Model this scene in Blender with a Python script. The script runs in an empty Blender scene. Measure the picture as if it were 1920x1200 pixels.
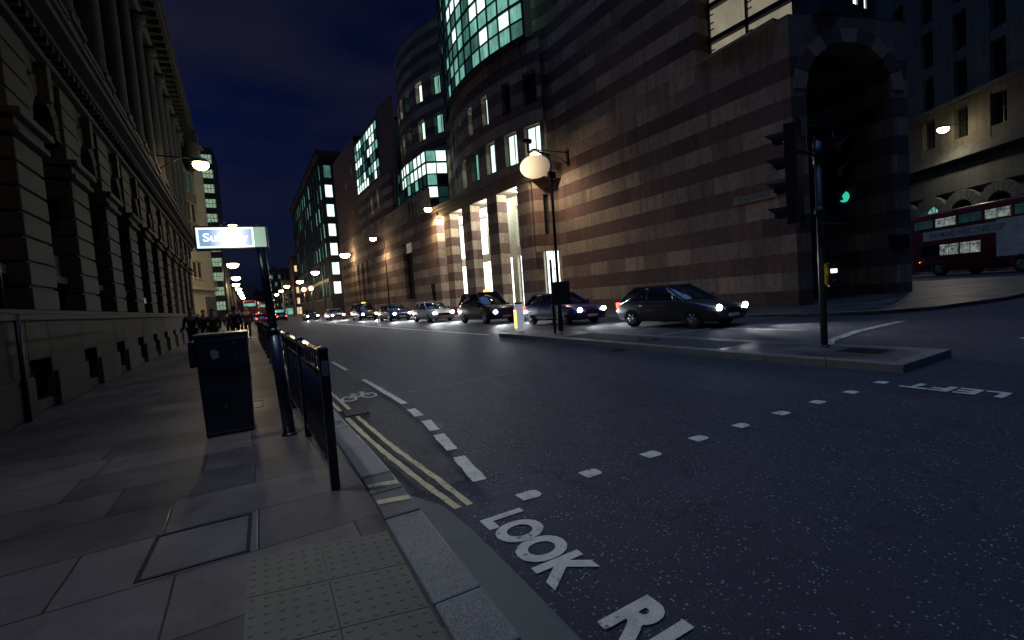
import bpy, bmesh, math, random
from mathutils import Vector, Matrix
from math import sin, cos, tan, radians, pi, sqrt, atan2
random.seed(11)
SC = bpy.context.scene
COL = SC.collection

# ------------------------------------------------------------------ helpers
class MB:
    """collects geometry that is linked as ONE mesh object"""
    def __init__(s): s.v = []; s.f = []; s.m = []; s.sm = []
    def face(s, idx, m=0, sm=False): s.f.append(tuple(idx)); s.m.append(m); s.sm.append(sm)
    def quad(s, a, b, c, d, m=0):
        i = len(s.v); s.v += [tuple(a), tuple(b), tuple(c), tuple(d)]; s.face((i, i+1, i+2, i+3), m)
    def poly(s, pts, m=0):
        i = len(s.v); s.v += [tuple(p) for p in pts]; s.face(range(i, i+len(pts)), m)
    def box(s, x0, x1, y0, y1, z0, z1, m=0, M=None):
        i = len(s.v)
        P = [(x0,y0,z0),(x1,y0,z0),(x1,y1,z0),(x0,y1,z0),(x0,y0,z1),(x1,y0,z1),(x1,y1,z1),(x0,y1,z1)]
        if M is not None: P = [tuple(M @ Vector(p)) for p in P]
        s.v += P
        for q in ((0,3,2,1),(4,5,6,7),(0,1,5,4),(1,2,6,5),(2,3,7,6),(3,0,4,7)): s.face([i+k for k in q], m)
        return s
    def prism(s, pts, z0, z1, m=0, M=None):
        n = len(pts); i = len(s.v)
        P = [(p[0],p[1],z0) for p in pts] + [(p[0],p[1],z1) for p in pts]
        if M is not None: P = [tuple(M @ Vector(p)) for p in P]
        s.v += P
        s.face([i+n-1-k for k in range(n)], m); s.face([i+n+k for k in range(n)], m)
        for k in range(n): s.face((i+k, i+(k+1)%n, i+n+(k+1)%n, i+n+k), m)
        return s
    def cyl(s, p0, p1, r0, r1=None, n=12, m=0, caps=True):
        r1 = r0 if r1 is None else r1
        a = Vector(p0); b = Vector(p1); d = (b-a).normalized()
        u = d.orthogonal().normalized(); w = d.cross(u); i = len(s.v)
        for (c, r) in ((a, r0), (b, r1)):
            for k in range(n):
                t = 2*pi*k/n; s.v.append(tuple(c + u*(r*cos(t)) + w*(r*sin(t))))
        for k in range(n): s.face((i+k, i+(k+1)%n, i+n+(k+1)%n, i+n+k), m, True)
        if caps: s.face([i+n-1-k for k in range(n)], m); s.face([i+n+k for k in range(n)], m)
        return s
    def lathe(s, prof, c=(0,0,0), n=16, m=0, sx=1, sy=1, M=None):
        i = len(s.v)
        for (r, z) in prof:
            for k in range(n):
                t = 2*pi*k/n; p = Vector((c[0]+r*cos(t)*sx, c[1]+r*sin(t)*sy, c[2]+z))
                if M is not None: p = M @ p
                s.v.append(tuple(p))
        for j in range(len(prof)-1):
            for k in range(n):
                s.face((i+j*n+k, i+j*n+(k+1)%n, i+(j+1)*n+(k+1)%n, i+(j+1)*n+k), m, True)
        s.face([i+n-1-k for k in range(n)], m); s.face([i+(len(prof)-1)*n+k for k in range(n)], m)
        return s
    def ball(s, c, r, n=12, m=0, sz=1.0):
        prof = [(r*sin(pi*(j+.02)/(6.04)) if 0 < j < 6 else r*.06, -r*sz*cos(pi*j/6)) for j in range(7)]
        return s.lathe(prof, c, n, m)
    def build(s, name, mats, parent=None, bevel=0, kind=None, loc=None):
        me = bpy.data.meshes.new(name); me.from_pydata(s.v, [], s.f)
        if not isinstance(mats, (list, tuple)): mats = [mats]
        for q in mats: me.materials.append(q)
        me.polygons.foreach_set('material_index', s.m)
        me.polygons.foreach_set('use_smooth', s.sm); me.update()
        o = bpy.data.objects.new(name, me); COL.objects.link(o)
        if parent: o.parent = parent
        if bevel:
            b = o.modifiers.new('bevel', 'BEVEL'); b.width = bevel; b.segments = 2; b.limit_method = 'ANGLE'; b.angle_limit = radians(40)
        if kind: o['kind'] = kind
        if loc: o.location = loc
        return o

def tag(o, label, cat, group=None):
    o['label'] = label; o['category'] = cat
    if group: o['group'] = group
    return o
def thing(name, label, cat, loc=(0,0,0), rz=0, group=None):
    o = bpy.data.objects.new(name, None); COL.objects.link(o); o.empty_display_size = .3
    o.location = loc; o.rotation_euler = (0, 0, rz)
    return tag(o, label, cat, group)
def kids(o): return [c for c in bpy.data.objects if c.parent == o]
def dup(root, loc, rz, label, group=None, swap=None):
    """copy of a thing with copies of its parts and sub-parts"""
    r = root.copy(); COL.objects.link(r); r.location = loc; r.rotation_euler = (0, 0, rz); r['label'] = label
    if group: r['group'] = group
    for ch in kids(root):
        c = ch.copy(); COL.objects.link(c); c.parent = r
        if swap and ch.name.split('.')[0] in swap:
            c.data = ch.data.copy()
            for k, mm in swap[ch.name.split('.')[0]].items(): c.data.materials[k] = mm
        for g in kids(ch):
            d = g.copy(); COL.objects.link(d); d.parent = c
    return r
def text_mesh(name, txt, size, mat, M, parent=None, offset=0, extrude=0, align='CENTER', sx=1.0, space=1.0):
    cu = bpy.data.curves.new(name, 'FONT'); cu.body = txt; cu.size = size; cu.offset = offset; cu.extrude = extrude
    cu.align_x = align; cu.align_y = 'CENTER'; cu.space_character = space; cu.resolution_u = 4
    t = bpy.data.objects.new('tmp', cu); COL.objects.link(t)
    bpy.context.view_layer.update()
    me = bpy.data.meshes.new_from_object(t.evaluated_get(bpy.context.evaluated_depsgraph_get()))
    bpy.data.objects.remove(t); me.name = name
    me.transform(Matrix.Diagonal((sx, 1, 1, 1))); me.transform(M)
    me.materials.clear(); me.materials.append(mat)
    o = bpy.data.objects.new(name, me); COL.objects.link(o)
    if parent: o.parent = parent
    return o
def frame(o, x, y, z=None):
    """matrix with origin o and the given x and y axes"""
    x = Vector(x).normalized(); y = Vector(y).normalized(); z = x.cross(y)
    M = Matrix.Identity(4)
    for i in range(3): M[i][0] = x[i]; M[i][1] = y[i]; M[i][2] = z[i]; M[i][3] = o[i]
    return M

# ------------------------------------------------------------------ materials
class NT:
    def __init__(s, name):
        s.m = bpy.data.materials.new(name); s.m.use_nodes = True; s.t = s.m.node_tree; s.t.nodes.clear()
    def n(s, typ, **kw):
        nd = s.t.nodes.new(typ)
        for k, v in kw.items():
            if k.startswith('i_'): nd.inputs[k[2:].replace('_', ' ')].default_value = v
            else: setattr(nd, k, v)
        return nd
    def l(s, a, b): s.t.links.new(a, b)
    def math(s, op, a, b=None):
        nd = s.n('ShaderNodeMath', operation=op)
        for k, x in enumerate((a, b)):
            if x is None: continue
            if isinstance(x, (int, float)): nd.inputs[k].default_value = x
            else: s.l(x, nd.inputs[k])
        return nd.outputs[0]
    def mix(s, f, a, b, bt='MIX'):
        nd = s.n('ShaderNodeMix', data_type='RGBA', blend_type=bt)
        for sock, x in ((nd.inputs[0], f), (nd.inputs[6], a), (nd.inputs[7], b)):
            if isinstance(x, (int, float)): sock.default_value = x
            elif isinstance(x, tuple): sock.default_value = x if len(x) == 4 else x + (1,)
            else: s.l(x, sock)
        return nd.outputs[2]
    def noise(s, sc, det=3, rough=.55, vec=None, dim='3D'):
        nd = s.n('ShaderNodeTexNoise'); nd.inputs['Scale'].default_value = sc
        nd.inputs['Detail'].default_value = det; nd.inputs['Roughness'].default_value = rough
        s.l(vec if vec is not None else s.pos(), nd.inputs['Vector']); return nd.outputs['Fac']
    def pos(s):
        if not hasattr(s, '_p'): s._p = s.n('ShaderNodeNewGeometry').outputs['Position']
        return s._p
    def obj(s):
        if not hasattr(s, '_o'): s._o = s.n('ShaderNodeTexCoord').outputs['Object']
        return s._o
    def ramp(s, f, lo, hi):
        nd = s.n('ShaderNodeMapRange'); nd.inputs['From Min'].default_value = lo; nd.inputs['From Max'].default_value = hi
        s.l(f, nd.inputs['Value']); return nd.outputs[0]
    def out(s, col, rough=.7, metal=0, bump=None, bstr=.3, bdist=.01, emit=None, estr=0, spec=None, coat=0):
        b = s.n('ShaderNodeBsdfPrincipled'); o = s.n('ShaderNodeOutputMaterial')
        if isinstance(col, tuple): b.inputs['Base Color'].default_value = col if len(col) == 4 else col + (1,)
        else: s.l(col, b.inputs['Base Color'])
        if isinstance(rough, (int, float)): b.inputs['Roughness'].default_value = rough
        else: s.l(rough, b.inputs['Roughness'])
        b.inputs['Metallic'].default_value = metal
        if spec is not None: b.inputs['Specular IOR Level'].default_value = spec
        if coat: b.inputs['Coat Weight'].default_value = coat
        if bump is not None:
            bn = s.n('ShaderNodeBump'); bn.inputs['Strength'].default_value = bstr; bn.inputs['Distance'].default_value = bdist
            s.l(bump, bn.inputs['Height']); s.l(bn.outputs[0], b.inputs['Normal'])
        if emit is not None:
            if isinstance(emit, tuple): b.inputs['Emission Color'].default_value = emit + (1,)
            else: s.l(emit, b.inputs['Emission Color'])
            b.inputs['Emission Strength'].default_value = estr
        s.l(b.outputs[0], o.inputs['Surface']); return s.m

def simple(name, col, rough=.6, metal=0, var=.25, sc=3.0, bump=.15, fine=60, spec=None, coat=0):
    t = NT(name); a = t.noise(sc, 4); b = t.noise(fine, 2)
    c = t.mix(t.ramp(a, .3, .7), tuple(x*(1-var) for x in col), tuple(min(1, x*(1+var)) for x in col))
    r = t.math('MULTIPLY_ADD', a, .2); t.t.nodes[-1].inputs[2].default_value = max(.02, rough-.1)
    return t.out(c, r, metal, b, bump, .004, spec=spec, coat=coat)

def m_asphalt(name, base, chips=.5, tint=(.93, .93, 1.14)):
    t = NT(name); p = t.pos()
    big = t.noise(.35, 4); mid = t.noise(5, 3); fine = t.noise(110, 2)
    v = t.n('ShaderNodeTexVoronoi', i_Scale=62.0); t.l(p, v.inputs['Vector'])
    wn = t.n('ShaderNodeSeparateColor'); t.l(v.outputs['Color'], wn.inputs[0])
    near = t.math('LESS_THAN', v.outputs['Distance'], .36)
    chip = t.math('MULTIPLY', near, t.math('GREATER_THAN', wn.outputs[0], 1-.2*chips))
    v2 = t.n('ShaderNodeTexVoronoi', i_Scale=26.0); t.l(p, v2.inputs['Vector'])
    w2 = t.n('ShaderNodeSeparateColor'); t.l(v2.outputs['Color'], w2.inputs[0])
    chip2 = t.math('MULTIPLY', t.math('LESS_THAN', v2.outputs['Distance'], .2), t.math('GREATER_THAN', w2.outputs[1], 1-.09*chips))
    col = t.mix(t.ramp(big, .25, .75), tuple(base*.75*k for k in tint), tuple(base*1.3*k for k in tint))
    col = t.mix(t.math('MULTIPLY', t.ramp(mid, .35, .7), .5), col, tuple(base*1.15*k for k in tint))
    col = t.mix(t.math('MULTIPLY', t.ramp(fine, .35, .65), .8), col, tuple(base*.2*k for k in tint))
    trk = t.n('ShaderNodeMapping'); t.l(p, trk.inputs[0]); trk.inputs['Scale'].default_value = (1.1, .05, 1); tn = t.noise(1.6, 3, .5, trk.outputs[0])
    col = t.mix(t.math('MULTIPLY', t.ramp(tn, .42, .66), .4), col, (base*.45, base*.45, base*.5))
    oil = t.noise(1.3, 4, .6); col = t.mix(t.math('MULTIPLY', t.ramp(oil, .6, .72), .5), col, (base*.3, base*.3, base*.33))
    col = t.mix(t.math('MULTIPLY', chip, t.ramp(mid, .35, .6)), col, (.30, .30, .31)); col = t.mix(t.math('MULTIPLY', chip2, t.ramp(oil, .75, .45)), col, (.27, .265, .25))
    # tar seam / cracks
    crv = t.n('ShaderNodeTexVoronoi', feature='DISTANCE_TO_EDGE', i_Scale=.42)
    mp = t.n('ShaderNodeVectorMath', operation='ADD'); nz = t.n('ShaderNodeTexNoise', i_Scale=1.7, i_Detail=5.0)
    t.l(p, nz.inputs['Vector']); t.l(p, mp.inputs[0]); t.l(nz.outputs['Color'], mp.inputs[1]); t.l(mp.outputs[0], crv.inputs['Vector'])
    crk = t.math('MULTIPLY', t.math('LESS_THAN', crv.outputs['Distance'], .006), t.math('GREATER_THAN', big, .5))
    col = t.mix(t.math('MULTIPLY', crk, .35), col, (.012, .012, .013))
    h = t.math('ADD', fine, t.math('MULTIPLY', v.outputs['Distance'], .8))
    return t.out(col, t.ramp(mid, -1.2, 1.3), 0, h, .8, .006, spec=.16)
def m_paint(name, col, wear=.5, asph=.03):
    t = NT(name); a = t.noise(26, 5, .7); b = t.noise(3.2, 3); f = t.noise(170, 2)
    w = t.math('ADD', t.math('MULTIPLY', a, .75), t.math('MULTIPLY', b, .35))
    k = t.ramp(w, .72 - .28*wear, .80 - .28*wear)
    c = t.mix(t.ramp(a, .3, .7), tuple(x*.75 for x in col), col)
    c = t.mix(t.math('MULTIPLY', t.ramp(f, .35, .7), .4), c, tuple(x*.35 for x in col))
    d2 = t.noise(9, 4, .7); c = t.mix(t.math('MULTIPLY', t.ramp(d2, .46, .7), .45), c, tuple(x*.3 for x in col))
    c = t.mix(k, c, (asph, asph, asph*1.1))
    return t.out(c, .65, 0, f, .4, .004)
def m_paving():
    t = NT('york stone flags'); mp = t.n('ShaderNodeMapping'); t.l(t.pos(), mp.inputs[0]); mp.inputs['Rotation'].default_value = (0, 0, radians(-2.2))
    wob = t.n('ShaderNodeTexNoise', i_Scale=.6, i_Detail=2.0); t.l(t.pos(), wob.inputs['Vector'])
    vm = t.n('ShaderNodeVectorMath', operation='MULTIPLY_ADD'); vm.inputs[1].default_value = (.07, .07, 0); t.l(wob.outputs['Color'], vm.inputs[0]); t.l(mp.outputs[0], vm.inputs[2])
    br = t.n('ShaderNodeTexBrick', offset=.43, squash=1.35, squash_frequency=3); br.inputs['Scale'].default_value = 1
    br.inputs['Brick Width'].default_value = .92; br.inputs['Row Height'].default_value = .61; br.inputs['Mortar Size'].default_value = .007
    br.inputs['Mortar Smooth'].default_value = .25; br.inputs['Color1'].default_value = (.55, .55, .57, 1); br.inputs['Color2'].default_value = (1.3, 1.27, 1.25, 1); br.inputs['Mortar'].default_value = (.15, .15, .15, 1)
    t.l(vm.outputs[0], br.inputs['Vector'])
    a = t.noise(1.1, 5, .6); b = t.noise(14, 4, .65); f = t.noise(120, 2)
    c = t.mix(t.ramp(a, .3, .7), (.062, .055, .052), (.13, .115, .105))
    c = t.mix(t.math('MULTIPLY', t.ramp(b, .4, .75), .35), c, (.04, .036, .04))
    c = t.mix(1.0, c, br.outputs['Color'], 'MULTIPLY')
    g = t.noise(48, 2, .5); c = t.mix(t.math('MULTIPLY', t.math('GREATER_THAN', g, .73), .5), c, (.4, .4, .4))   # gum spots, grit
    gv = t.n('ShaderNodeTexVoronoi', i_Scale=5.5); t.l(t.pos(), gv.inputs['Vector']); gs = t.n('ShaderNodeSeparateColor'); t.l(gv.outputs['Color'], gs.inputs[0])
    c = t.mix(t.math('MULTIPLY', t.math('MULTIPLY', t.math('LESS_THAN', gv.outputs['Distance'], .1), t.math('GREATER_THAN', gs.outputs[0], .6)), .75), c, (.035, .033, .035))
    dd = t.noise(2.6, 6, .75); c = t.mix(t.math('MULTIPLY', t.ramp(dd, .5, .66), .45), c, (.03, .027, .03))
    stain = t.noise(.5, 3); c = t.mix(t.math('MULTIPLY', t.ramp(stain, .56, .7), .35), c, (.16, .07, .035))
    h = t.math('SUBTRACT', t.math('MULTIPLY', b, .25), t.math('MULTIPLY', br.outputs['Fac'], 1.0))
    h = t.math('ADD', h, t.math('MULTIPLY', f, .08))
    return t.out(c, t.ramp(a, -.3, 1.5), 0, h, .6, .012)
def m_granite(name, base):
    t = NT(name); f = t.noise(140, 3, .7); f2 = t.noise(300, 1); a = t.noise(2.5, 3)
    c = t.mix(t.ramp(f, .36, .64), (base*.3, base*.29, base*.26), (base*1.7, base*1.66, base*1.45))
    c = t.mix(t.math('MULTIPLY', t.ramp(a, .35, .7), .4), c, (base*.5, base*.48, base*.5))
    return t.out(c, .55, 0, f, .35, .004)
def m_stone(name, col, dark=.35, bsc=(1.2, .42), seam=.5, grime=.6):
    t = NT(name); a = t.noise(.5, 5); b = t.noise(6, 4); f = t.noise(60, 2)
    mp = t.n('ShaderNodeMapping'); t.l(t.pos(), mp.inputs[0]); mp.inputs['Scale'].default_value = (3.0, 3.0, .22); st = t.noise(1.4, 4, .6, mp.outputs[0])
    c = t.mix(t.ramp(b, .3, .75), tuple(x*(1-.25) for x in col), tuple(min(1, x*1.15) for x in col))
    c = t.mix(t.math('MULTIPLY', t.ramp(st, .42, .72), grime), c, tuple(x*dark for x in col))
    c = t.mix(t.math('MULTIPLY', t.ramp(a, .45, .75), .4), c, tuple(x*.5 for x in col))
    sx = t.n('ShaderNodeSeparateXYZ'); t.l(t.pos(), sx.inputs[0]); u = t.math('ADD', sx.outputs[0], sx.outputs[1])
    cb = t.n('ShaderNodeCombineXYZ'); t.l(u, cb.inputs[0]); t.l(sx.outputs[2], cb.inputs[1])
    br = t.n('ShaderNodeTexBrick', offset=.5); br.inputs['Scale'].default_value = 1; br.inputs['Brick Width'].default_value = bsc[0]; br.inputs['Row Height'].default_value = bsc[1]
    br.inputs['Mortar Size'].default_value = .008; t.l(cb.outputs[0], br.inputs['Vector'])
    c = t.mix(t.math('MULTIPLY', br.outputs['Fac'], seam), c, tuple(x*.25 for x in col))
    h = t.math('SUBTRACT', t.math('ADD', t.math('MULTIPLY', b, .4), t.math('MULTIPLY', f, .12)), t.math('MULTIPLY', br.outputs['Fac'], .6))
    return t.out(c, .82, 0, h, .5, .02)
def m_stripes():
    t = NT('banded sandstone'); sx = t.n('ShaderNodeSeparateXYZ'); t.l(t.pos(), sx.inputs[0]); z = sx.outputs[2]
    u = t.math('ADD', sx.outputs[0], sx.outputs[1])
    zz = t.math('ADD', z, 160.0)
    md = t.math('MODULO', zz, 1.6); light = t.math('GREATER_THAN', md, .8)
    broad = t.math('MULTIPLY', t.math('GREATER_THAN', z, 11.1), t.math('LESS_THAN', z, 12.1))
    light = t.math('MAXIMUM', light, broad)
    def brick(w, h, off):
        cb = t.n('ShaderNodeCombineXYZ'); t.l(u, cb.inputs[0]); t.l(zz, cb.inputs[1])
        br = t.n('ShaderNodeTexBrick', offset=off); br.inputs['Scale'].default_value = 1; br.inputs['Brick Width'].default_value = w; br.inputs['Row Height'].default_value = h
        br.inputs['Mortar Size'].default_value = .009; br.inputs['Color1'].default_value = (.58, .58, .6, 1); br.inputs['Color2'].default_value = (1.22, 1.2, 1.18, 1); br.inputs['Mortar'].default_value = (.4, .4, .4, 1)
        t.l(cb.outputs[0], br.inputs['Vector']); return br
    br = brick(1.45, .8, .5)
    a = t.noise(.4, 4); b = t.noise(5, 4); f = t.noise(45, 2)
    cl = t.mix(t.ramp(b, .3, .7), (.25, .19, .135), (.38, .30, .22)); cd = t.mix(t.ramp(b, .3, .7), (.10, .055, .048), (.17, .095, .08))
    c = t.mix(light, cd, cl); c = t.mix(1.0, c, br.outputs['Color'], 'MULTIPLY')
    mpz = t.n('ShaderNodeMapping'); t.l(t.pos(), mpz.inputs[0]); mpz.inputs['Scale'].default_value = (2.2, 2.2, .16); so_ = t.noise(1.2, 5, .65, mpz.outputs[0])
    c = t.mix(t.math('MULTIPLY', t.ramp(so_, .48, .72), .6), c, (.06, .045, .038))
    c = t.mix(t.math('MULTIPLY', t.ramp(a, .45, .8), .4), c, (.1, .07, .05))
    h = t.math('SUBTRACT', t.math('ADD', t.math('MULTIPLY', b, .3), t.math('MULTIPLY', f, .1)), t.math('MULTIPLY', br.outputs['Fac'], .8))
    h = t.math('ADD', h, t.math('MULTIPLY', light, .5))
    return t.out(c, .85, 0, h, .45, .02)
def m_emit(name, col, s, var=.5, sc=(1.2, 1.2, .35), gloss=True):
    """a lit window seen from outside: uneven interior light behind glass"""
    t = NT(name); mp = t.n('ShaderNodeMapping'); t.l(t.pos(), mp.inputs[0]); mp.inputs['Scale'].default_value = sc
    a = t.noise(1.3, 5, .7, mp.outputs[0]); k = t.ramp(a, .34, .66)
    c = t.mix(k, tuple(x*(1-var) for x in col), col)
    return t.out((.02, .025, .025), .12, 0, emit=c, estr=s)

ASPH = m_asphalt('asphalt', .066, .7)
ASPH2 = m_asphalt('asphalt patch', .045, .25, (.9, .97, 1.1))
CONC = simple('concrete channel', (.12, .118, .1), .8, 0, .2, 2, .3, 120)
GRAN = m_granite('granite kerb', .16); GRAND = m_granite('dark granite kerb', .07)
PAVE = m_paving()
TACT = simple('buff blister paving', (.15, .135, .09), .75, 0, .2, 1.5, .3, 120)
WHITE = m_paint('white road paint', (.78, .73, .57), .42)
WHITE2 = m_paint('faded white road paint', (.42, .41, .34), .6)
YELL = m_paint('yellow road paint', (.75, .6, .3), .42)
STRIPE = m_stripes()
BANK = m_stone('sooty portland stone', (.052, .043, .037), .3, (1.4, .42), .35)
BANKD = m_stone('dark rough stone', (.042, .038, .038), .35, (.9, .5), .5)
GREYST = m_stone('grey portland stone', (.17, .18, .165), .3, (1.3, .45), .4)
CREAM = m_stone('cream render', (.5, .43, .29), .5, (3, 2), .2, .3)
DARKB = simple('dark office cladding', (.035, .04, .05), .5, 0, .3, .4, .1, 20)
BROWN = m_stone('brown stone block', (.2, .13, .09), .4, (1.6, .8), .4)
BLACK = simple('black gloss paint', (.006, .011, .028), .26, 0, .3, 4, .12, 90, coat=.3)
BLACKM = simple('black satin metal', (.012, .014, .02), .45, .2, .3, 5, .1, 90)
MATB = simple('matte black', (.005, .006, .009), .85, spec=.15)
GREYM = simple('grey painted steel', (.05, .055, .06), .4, .3, .25, 4, .1, 80)
FRAMEM = simple('dark window frame', (.02, .035, .035), .4, .2, .2, 3, .05, 40)
def m_glassdark():
    t = NT('dark window glass'); a = t.noise(.9, 2)
    return t.out(t.mix(a, (.006, .008, .012), (.02, .025, .03)), .06, 0, a, .05, .01, spec=.8)
GLASSD = m_glassdark()
VOID = simple('unlit recess', (.006, .006, .008), .9)
LITA = m_emit('bright lit window', (.74, 1.0, .86), 2.0, .45)
LITB = m_emit('teal lit window', (.27, .68, .55), .85, .6)
BUSW = m_emit('bus interior light', (.5, .6, .55), .5, .95, (2.6, 2.6, 2.6))
LITC = m_emit('dim teal window', (.13, .38, .31), .5, .7)
LITD = m_emit('faint blue window', (.03, .10, .11), .3, .6)
LITW = m_emit('white shop interior', (.93, 1.0, .93), 3.8, .3, (.8, .8, .8))
LITY = m_emit('warm lit window', (1.0, .8, .45), 1.1, .6)
LITBG = m_emit('beige lit ceiling', (.60, .53, .38), .42, .4, (.35, .35, .35))
def m_lamp(name, col, s):
    t = NT(name); return t.out(col, .3, emit=col, estr=s)
LAMPM = m_lamp('sodium lamp bowl', (1.0, .74, .4), 40)
LAMPW = m_lamp('headlamp glow', (.9, .95, 1.0), 45)
LAMPR = m_lamp('tail lamp glow', (1.0, .06, .03), 9)
LAMPG = m_lamp('green signal lens', (.03, .5, .36), 1.1)
LAMPI = m_lamp('indicator lamp', (1.0, .42, .05), 3)
PINKW = m_lamp('push button lamp', (1.0, .78, .72), 3)
YELP = simple('yellow plastic', (.6, .42, .02), .4, 0, .15, 6, .05)
SILV = simple('bare metal', (.35, .35, .36), .3, .8, .2, 8, .1)
RUBBER = simple('tyre rubber', (.015, .015, .016), .8)
PALE = simple('pale enamel', (.6, .56, .48), .35, 0, .1, 4, .05)
REDP = simple('red bus paint', (.21, .028, .033), .35, 0, .2, 1.2, .05, coat=.3)
WHP = simple('white vinyl', (.55, .56, .54), .5, 0, .15, 3, .05)

# ------------------------------------------------------------------ ground
def ss(a, b, x):
    t = max(0, min(1, (x-a)/(b-a))); return t*t*(3-2*t)
def gz(x, y): return .72*ss(17, 38, x)*ss(34, 22, y)
def kx(y):      # near kerb edge (road side)
    return .78 if y < 4 else .78 - .034*(y-4)
YS = [-14, -8, -4, -2, 0, 1, 2, 2.9, 3.5, 4.2, 5, 6, 8, 10, 13, 17, 22, 30, 40, 60, 90, 130, 200, 320, 600]
road = MB()
xs = [-400, -120, -40, -10, -4, 0, 4, 8, 12, 15, 17, 19, 21, 23, 25, 27, 29, 31, 33, 35, 37, 39, 42, 50, 70, 120, 400]
ys = [-300, -100, -40, -15, -5, 0, 5, 10, 14, 18, 20, 22, 24, 26, 28, 30, 32, 34, 40, 60, 100, 200, 400, 900]
for y in ys:
    for x in xs: road.v.append((x, y, gz(x, y)))
nx = len(xs)
for j in range(len(ys)-1):
    for i in range(nx-1): road.face((j*nx+i, j*nx+i+1, (j+1)*nx+i+1, (j+1)*nx+i), 0, True)
ROAD = road.build('road', ASPH, kind='structure')

def strip(name, f0, f1, ylist, z, mat, parent=None, kind=None, zf=None):
    b = MB()
    for y in ylist:
        b.v.append((f0(y), y, z)); b.v.append((f1(y), y, z))
    for i in range(len(ylist)-1): b.face((2*i, 2*i+1, 2*i+3, 2*i+2))
    return b.build(name, mat, parent, kind=kind)
pv = MB()
for i in range(len(YS)-1):
    y0, y1 = YS[i], YS[i+1]
    pv.quad((-16, y0, .1), (kx(y0)-.24, y0, .1), (kx(y1)-.24, y1, .1), (-16, y1, .1))
    pv.quad((kx(y0)-.24, y0, .1), (kx(y0)-.24, y0, -.05), (kx(y1)-.24, y1, -.05), (kx(y1)-.24, y1, .1))
PAV = pv.build('pavement', PAVE, kind='structure')
# kerb of separate granite stones
kb = MB(); y = -3.0; k = 0; cuts = [1.97, 2.94, 3.38, 3.76, 4.6, 5.5]
ends = []
while y < 60:
    nxt = min([c for c in cuts if c > y+.05], default=y+.915)
    if nxt - y > 1.1: nxt = y + .915
    if abs(nxt-3.38) < .01 or abs(nxt-3.76) < .01: m = 1
    else: m = 0
    a, b_ = y+.004, nxt-.004; dz = random.uniform(-.003, .003)
    kb.prism([(kx(a)-.236, a), (kx(a), a), (kx(b_), b_), (kx(b_)-.236, b_)], -.05, .104+dz, m); y = nxt
kb.prism([(kx(60)-.236, 60), (kx(60), 60), (kx(300), 300), (kx(300)-.236, 300)], -.05, .104, 0)
KERB = kb.build('kerb', [GRAN, GRAND], bevel=.012, kind='structure')
for i, yy in enumerate((3.47, 3.14)):
    b = MB(); b.quad((.555, yy+.02, .112), (.765, yy-.03, .112), (.765, yy+.05, .112), (.555, yy+.09, .112))
    b.build('yellow_kerb_mark', YELL, KERB)
# concrete channel by the crossing and the darker cycle lane tarmac
gut = MB()
GP = [(-6, 1.10), (0, 1.06), (1.55, 1.035), (2.02, 1.035), (2.7, 1.02), (3.09, .985), (3.42, .84)]
for (ya, xa), (yb, xb) in zip(GP, GP[1:]): gut.quad((.782, ya, .004), (xa, ya, .004), (xb, yb, .004), (.782, yb, .004))
gut.build('channel', CONC, ROAD)
ll = [(3.9, 1.42), (5, 1.52), (6.3, 1.62), (8, 1.58), (11, 1.5), (14, 1.4), (20, 1.17), (30, .8), (60, -.3), (100, -1.7)]
def lx(y):
    for (ya, xa), (yb, xb) in zip(ll, ll[1:]):
        if y <= yb: return xa + (xb-xa)*(y-ya)/(yb-ya)
    return ll[-1][1]
cyc = MB(); yy = [3.43, 4.2, 5, 6, 8, 10, 13, 17, 22, 30, 40]
for a, b_ in zip(yy, yy[1:]): cyc.quad((kx(a)+.003, a, .004), (lx(a)-.02, a, .004), (lx(b_)-.02, b_, .004), (kx(b_)+.003, b_, .004))
cyc.build('cycle_lane', ASPH2, ROAD)
def jag(b, pts, z, m=0):
    b.poly([(x+random.uniform(-.007, .007), y+random.uniform(-.007, .007), z) for x, y in pts], m)
def ribbon(name, path, w, mat, z=.009, step=.12, parent=ROAD):
    b = MB(); P = []
    for (x0, y0), (x1, y1) in zip(path, path[1:]):
        n = max(1, int(sqrt((x1-x0)**2+(y1-y0)**2)/step))
        for i in range(n): P.append((x0+(x1-x0)*i/n, y0+(y1-y0)*i/n))
    P.append(path[-1]); L = []
    for i, p in enumerate(P):
        q = P[min(i+1, len(P)-1)]; r = P[max(i-1, 0)]; d = Vector((q[0]-r[0], q[1]-r[1])).normalized(); n = Vector((-d.y, d.x))
        j = lambda: random.uniform(-.006, .006)
        L.append(((p[0]+n.x*(w/2+j()), p[1]+n.y*(w/2+j())), (p[0]-n.x*(w/2+j()), p[1]-n.y*(w/2+j()))))
    for a, c in zip(L, L[1:]): b.quad((*a[0], z+gz(*a[0])), (*a[1], z+gz(*a[1])), (*c[1], z+gz(*c[1])), (*c[0], z+gz(*c[0])))
    return b.build(name, mat, parent)
for off in (0, .125):
    ribbon('yellow_line', [(1.055+off*.75, 2.99), (.985+off, 3.6), (.90+off, 4.6), (.845+off, 5.6), (.815+off, 6.35)], .05, YELL)
    ribbon('yellow_line', [(.80+off, 6.85), (.74+off, 8.4), (.66+off, 10.5), (.32+off, 20), (-.35+off, 40)], .05, YELL, step=.4)
for (a, b_) in ((3.34, 3.97), (4.2, 4.78), (4.97, 5.46), (5.74, 6.2)):
    xx = lambda q: 1.38 + .105*(q-3.34) if q < 5.6 else 1.60 + .05*(q-5.6)
    ribbon('lane_dash', [(xx(a), a), (xx(b_), b_)], .115, WHITE, step=.08)
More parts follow.
